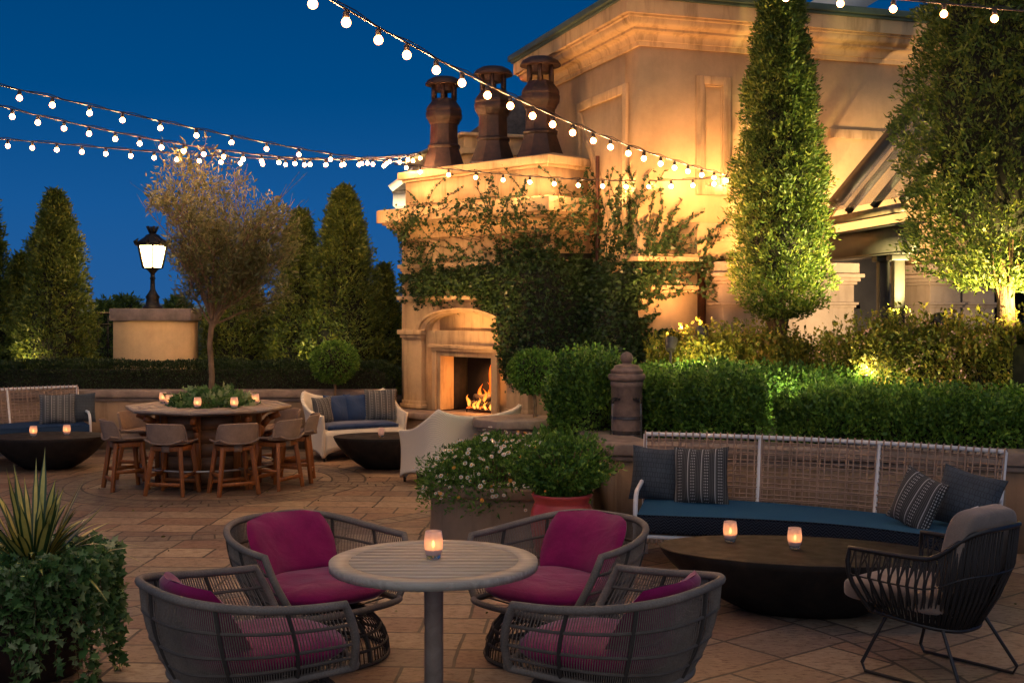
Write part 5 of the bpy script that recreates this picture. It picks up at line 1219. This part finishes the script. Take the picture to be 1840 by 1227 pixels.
# ================================================================ string lights
m_bulb,ntb_,bb_=newmat('lit_bulb'); lw_=ntb_.nodes.new('ShaderNodeLayerWeight'); lw_.inputs[0].default_value=.5
_k=math_(ntb_,'POWER',math_(ntb_,'SUBTRACT',1,lw_.outputs['Facing']),3.6); lk(ntb_,mixc(ntb_,math_(ntb_,'MINIMUM',math_(ntb_,'MULTIPLY',_k,1.6),1),(1,.30,.06),(1,.56,.24)),bb_.inputs['Emission Color']); lk(ntb_,math_(ntb_,'MULTIPLY_ADD',_k,BULB*2.3,.9),bb_.inputs['Emission Strength']); bb_.inputs['Base Color'].default_value=(0,0,0,1); m_cable=M('cable',(.03,.022,.018),.5,.1,5,20,0)
def strand(label,pix,A,B,lead=(),rb=.028):
    # cable hangs in the vertical plane through plan points A and B; bulbs at the photo columns, sag fitted by a parabola
    ts=[];zs=[]
    for px,py in pix:
        k=(px-920)/F; dx,dy=B[0]-A[0],B[1]-A[1]; f=(k*A[1]-A[0])/(dx-k*dy); D=A[1]+dy*f; ts.append(f); zs.append(CZ-(py-HZ)/F*D)
    c=np.polyfit(ts,zs,3 if len(ts)>6 else 2)
    pt=lambda f:Vector((A[0]+(B[0]-A[0])*f,A[1]+(B[1]-A[1])*f,float(np.polyval(c,f))))
    t0=min(ts); t1=max(ts); e0,e1=lead if lead else (t0-.04,t1+.04)
    t=thing('string_light',label,'string lights',pt(t0),0,'festoon strings of round bulbs'); o=Vector(t.location)
    b=MB(); n=60; up=Vector((0,0,.075)); b.tube([pt(e0+(e1-e0)*i/n)+up-o for i in range(n+1)],.007,5); b.tube([pt(e0+(e1-e0)*i/n)+up+Vector((0,0,.012+.012*sin(i*1.7)))-o for i in range(n+1)],.004,4); b.build('cable',m_cable,t,smooth=2)
    proto=None
    for f in ts:
        if proto is None:
            b=MB(); b.lathe([(.001,-rb)]+[(rb*sin(a),-rb*cos(a)) for a in np.linspace(.25,pi-.35,10)],14); proto=b.build('bulb',m_bulb,t,smooth=2)
            s_=MB(); s_.lathe([(.013,rb*.85),(.018,rb*.95),(.018,rb+.03),(.008,rb+.04)],8); so=s_.build('socket',m_cable,proto); proto.location=pt(f)-o
        else:
            c_=copy_tree(proto,t); c_.location=pt(f)-o
    return t
A_=[(562,9),(622,42),(680,72),(731,99),(784,125),(830,150),(876,171),(917,191),(957,209),(993,225),(1029,240),(1066,254),(1097,265),(1129,275),(1157,285),(1187,294),(1212,302),(1236,309),(1261,314),(1283,320),(1305,325)]
strand('string of bulbs sweeping from the top centre down past the chimney pots to the building',A_,(-1.06,6.44),(2.74,15.35),lead=(-.30,1.0))
B_=[(35,177),(94,189),(161,203),(220,217),(288,231),(353,244),(416,258),(479,267),(537,276),(594,287),(650,296),(690,299),(730,301)]
strand('uppermost of the three strings of bulbs coming in from the left edge of the photo',B_,(-4.5,11.1),(-1.5,18.05),lead=(-.3,1.0))
C_=[(22,211),(68,220),(115,231),(160,240),(207,250),(251,259),(290,266),(330,272),(366,277),(402,282),(437,287),(470,290),(501,293),(530,294),(557,295),(585,296),(614,297),(645,297),(670,296),(695,294),(718,292),(742,289)]
strand('middle of the three strings of bulbs coming in from the left edge of the photo',C_,(-5.05,12.2),(-1.45,18.0),lead=(-.25,1.0))
D_=[(14,262),(58,266),(102,270),(147,273),(190,278),(235,281),(277,285),(318,287),(358,289),(397,291),(432,293),(472,294),(513,296),(547,297),(586,297),(618,296),(660,295),(700,291),(733,287),(755,284)]
strand('lowest of the three strings of bulbs coming in from the left edge of the photo',D_,(-5.97,14.3),(-1.35,17.9),lead=(-.25,1.0))
E_=[(755,309),(806,315),(855,320),(904,324),(952,327),(996,330),(1039,333),(1083,335),(1125,336),(1166,336),(1206,336),(1245,334),(1283,330)]
strand('string of bulbs hanging level across the upper part of the fireplace and ivy',E_,(-1.62,16.7),(2.70,14.55),lead=(0.0,1.0))
F_=[(1412,-2),(1510,5),(1605,17),(1696,27),(1787,35),(1880,42)]
strand('string of larger looking bulbs across the top right corner in front of the cypresses',F_,(1.6,8.9),(4.4,8.9),lead=(-.15,1.1))

# fallen leaves on the paving
n=260; P=np.c_[rng.uniform(-6,5,n),rng.uniform(4.5,16,n),np.full(n,.006)]
b=MB(); a_=rng.uniform(0,2*pi,n); N=np.c_[np.cos(a_),np.sin(a_),np.full(n,.05)]
b.leaves(P,N,.035,.018,.05,'oval'); o=b.build('fallen_leaves',l_oli); o['kind']='stuff'; o['label']='small dry leaves scattered thinly over the stone paving'; o['category']='leaves'
# ================================================================ light, sky, camera
w=bpy.data.worlds.new('World'); scn.world=w; w.use_nodes=True; nt=w.node_tree; bg=nt.nodes['Background']
tc=nt.nodes.new('ShaderNodeTexCoord'); s=nt.nodes.new('ShaderNodeSeparateXYZ'); lk(nt,tc.outputs['Generated'],s.inputs[0])
sky=ramp(nt,[(.0,(.018,.105,.31)),(.08,(.008,.093,.30)),(.17,(.0,.066,.228)),(.32,(.0,.042,.155)),(1,(.0,.03,.12))],s.outputs[2])
# afterglow of the sunset behind the viewer
gl=math_(nt,'SUBTRACT',math_(nt,'MULTIPLY',s.outputs[2],.75),math_(nt,'MULTIPLY',s.outputs[1],.75)); mr=nt.nodes.new('ShaderNodeMapRange'); mr.interpolation_type='SMOOTHSTEP'; lk(nt,gl,mr.inputs[0]); mr.inputs[1].default_value=.25; mr.inputs[2].default_value=1.05
AG=.42
ag=mixc(nt,mr.outputs[0],(0,0,0),(1.0*AG,.90*AG,.78*AG)); lk(nt,mixc(nt,1.,sky,ag,'ADD'),bg.inputs[0]); bg.inputs[1].default_value=1.0
def light(kind,name,loc,energy,col,target=None,size=.1,angle=60,blend=.6):
    l=bpy.data.lights.new(name,kind); l.energy=energy; l.color=col
    if kind=='SPOT': l.spot_size=radians(angle); l.spot_blend=blend; l.shadow_soft_size=size
    elif kind=='POINT': l.shadow_soft_size=size
    elif kind=='SUN': l.angle=radians(angle)
    o=bpy.data.objects.new(name,l); COL.objects.link(o); o.location=loc
    if target is not None: o.rotation_euler=(Vector(target)-Vector(loc)).to_track_quat('-Z','Y').to_euler()
    return o
light('SUN','dusk_sun',(0,-5,8),.10,(1,.84,.72),(0.8,12,0),angle=50)
m_fix=M('spot_fixture',(.02,.02,.02),.4,.1,5,20,0)
def added_fill_lamp(loc,e,col,label):  # point lamps added between the hedges to brighten the foliage
    t=thing('added_fill_lamp',label,'added fill lamp',loc)
    b=MB(); b.tube([(0,0,-.5),(0,0,-.03)],.012,8); b.lathe([(.02,-.03),(.03,-.01),(.03,.0),(.015,.005)],12); b.build('lamp_stake',m_fix,t)
    light('POINT','added_fill_light',(loc[0],loc[1],loc[2]+.06),e,col,size=.05)
def flood(loc,target,energy,col,angle,label,size=.05,blend=.7,lens=True):
    L=Vector(loc); d=(Vector(target)-L).normalized(); t=thing('floodlight',label,'floodlight',L)
    b=MB(); b.tube([-d*.16,-d*.02],[.05,.075],14); b.build('housing',m_fix,t,smooth=True)
    b=MB(); b.tube([-d*.12,Vector((0,0,-min(.7,L.z-.02)))-d*.12],.015,8); b.build('stake',m_fix,t)
    light('SPOT','flood_beam',tuple(L+d*.02),energy,col,target,size,angle,blend)
flood((4.45,12.75,1.98),(3.1,13.95,3.7),1100,(1,.80,.30),85,'small floodlight in the shrubs aimed up at the middle cypress')
flood((5.12,11.3,1.95),(4.88,12.0,2.7),1000,(1,.68,.24),105,'small floodlight at the foot of the right cypress trunk')
flood((1.78,13.5,1.74),(2.3,15.3,4.3),560,(1,.45,.16),105,'small floodlight among the box bushes aimed up at the building corner')
flood((2.15,13.75,1.85),(2.0,15.4,3.4),70,(1,.40,.13),110,'small floodlight in the dark shrub aimed at the building corner')
flood((-1.1,14.9,.12),(-.6,17.4,4.0),760,(1,.50,.18),54,'small floodlight on the paving below the fireplace ivy')
flood((-3.1,18.9,1.10),(-3.4,20.6,3.6),28,(1,.80,.35),130,'added fill floodlight in the hedge brightening the tall conifers')  # added to brighten the conifers, no such lamp known
flood((-7.6,18.9,1.10),(-7.6,20.6,3.6),28,(1,.72,.32),120,'added fill floodlight in the hedge at the far left')  # added fill for the far left conifers
flood((-2.3,22.5,2.2),(-2.2,24.5,4.4),900,(1,.85,.55),70,'added unseen floodlight behind the fireplace brightening the white gable')  # unseen lamp added so the gable reads bright
flood((3.9,15.9,.8),(5.0,17.2,2.6),25,(1,.80,.62),140,'small floodlight inside the arched loggia')
flood((4.3,14.0,2.0),(4.8,16.3,2.3),230,(1,.70,.40),120,'added fill floodlight behind the shrubs brightening the arcade piers')  # added to lift the dark piers
flood((4.9,13.9,2.0),(5.2,16.4,5.2),520,(1,.64,.34),95,'added fill floodlight near the right cypress aimed up at the cornice')  # added to even out the upper right wall
added_fill_lamp((1.75,12.3,1.16),22,(1,.86,.5),'added low fill lamp between the boxwood hedges beside the fountain')
added_fill_lamp((2.75,12.2,1.10),22,(1,.86,.5),'added low fill lamp between the boxwood hedges behind the curved sofa')
added_fill_lamp((3.75,11.95,1.10),22,(1,.86,.5),'added low fill lamp between hedge and golden shrub at the right')
added_fill_lamp((.62,12.95,1.45),10,(1,.86,.5),'added low fill lamp among the box bushes left of the fountain')
added_fill_lamp((2.0,13.12,1.46),30,(1,.74,.32),'added low fill lamp in front of the yellow shrub mound')
added_fill_lamp((3.6,12.3,1.40),26,(1,.74,.32),'added low fill lamp in front of the golden green shrub mound')
added_fill_lamp((5.4,11.4,1.36),18,(1,.74,.32),'added low fill lamp at the far right end of the shrubs')
light('POINT','fire_glow',fw(1.6,.2,.95),32,(1,.38,.10),size=.10)

cam=bpy.data.cameras.new('camera'); co=bpy.data.objects.new('camera',cam); COL.objects.link(co); scn.camera=co
co.location=(0,0,CZ); co.rotation_euler=(pi/2,0,0); cam.sensor_width=36; cam.lens=F/1840*36; cam.shift_y=-(613.5-550)/1840; cam.clip_start=.05; cam.clip_end=2000
scn.render.engine='CYCLES'; scn.render.resolution_x=1024; scn.render.resolution_y=682
scn.view_settings.view_transform='Standard'; scn.view_settings.look='None'; scn.view_settings.gamma=1; scn.view_settings.exposure=0
try: scn.cycles.use_light_tree=True; scn.cycles.sample_clamp_indirect=4; scn.cycles.max_bounces=8; scn.cycles.transparent_max_bounces=16; scn.cycles.caustics_reflective=False; scn.cycles.caustics_refractive=False
except Exception: pass
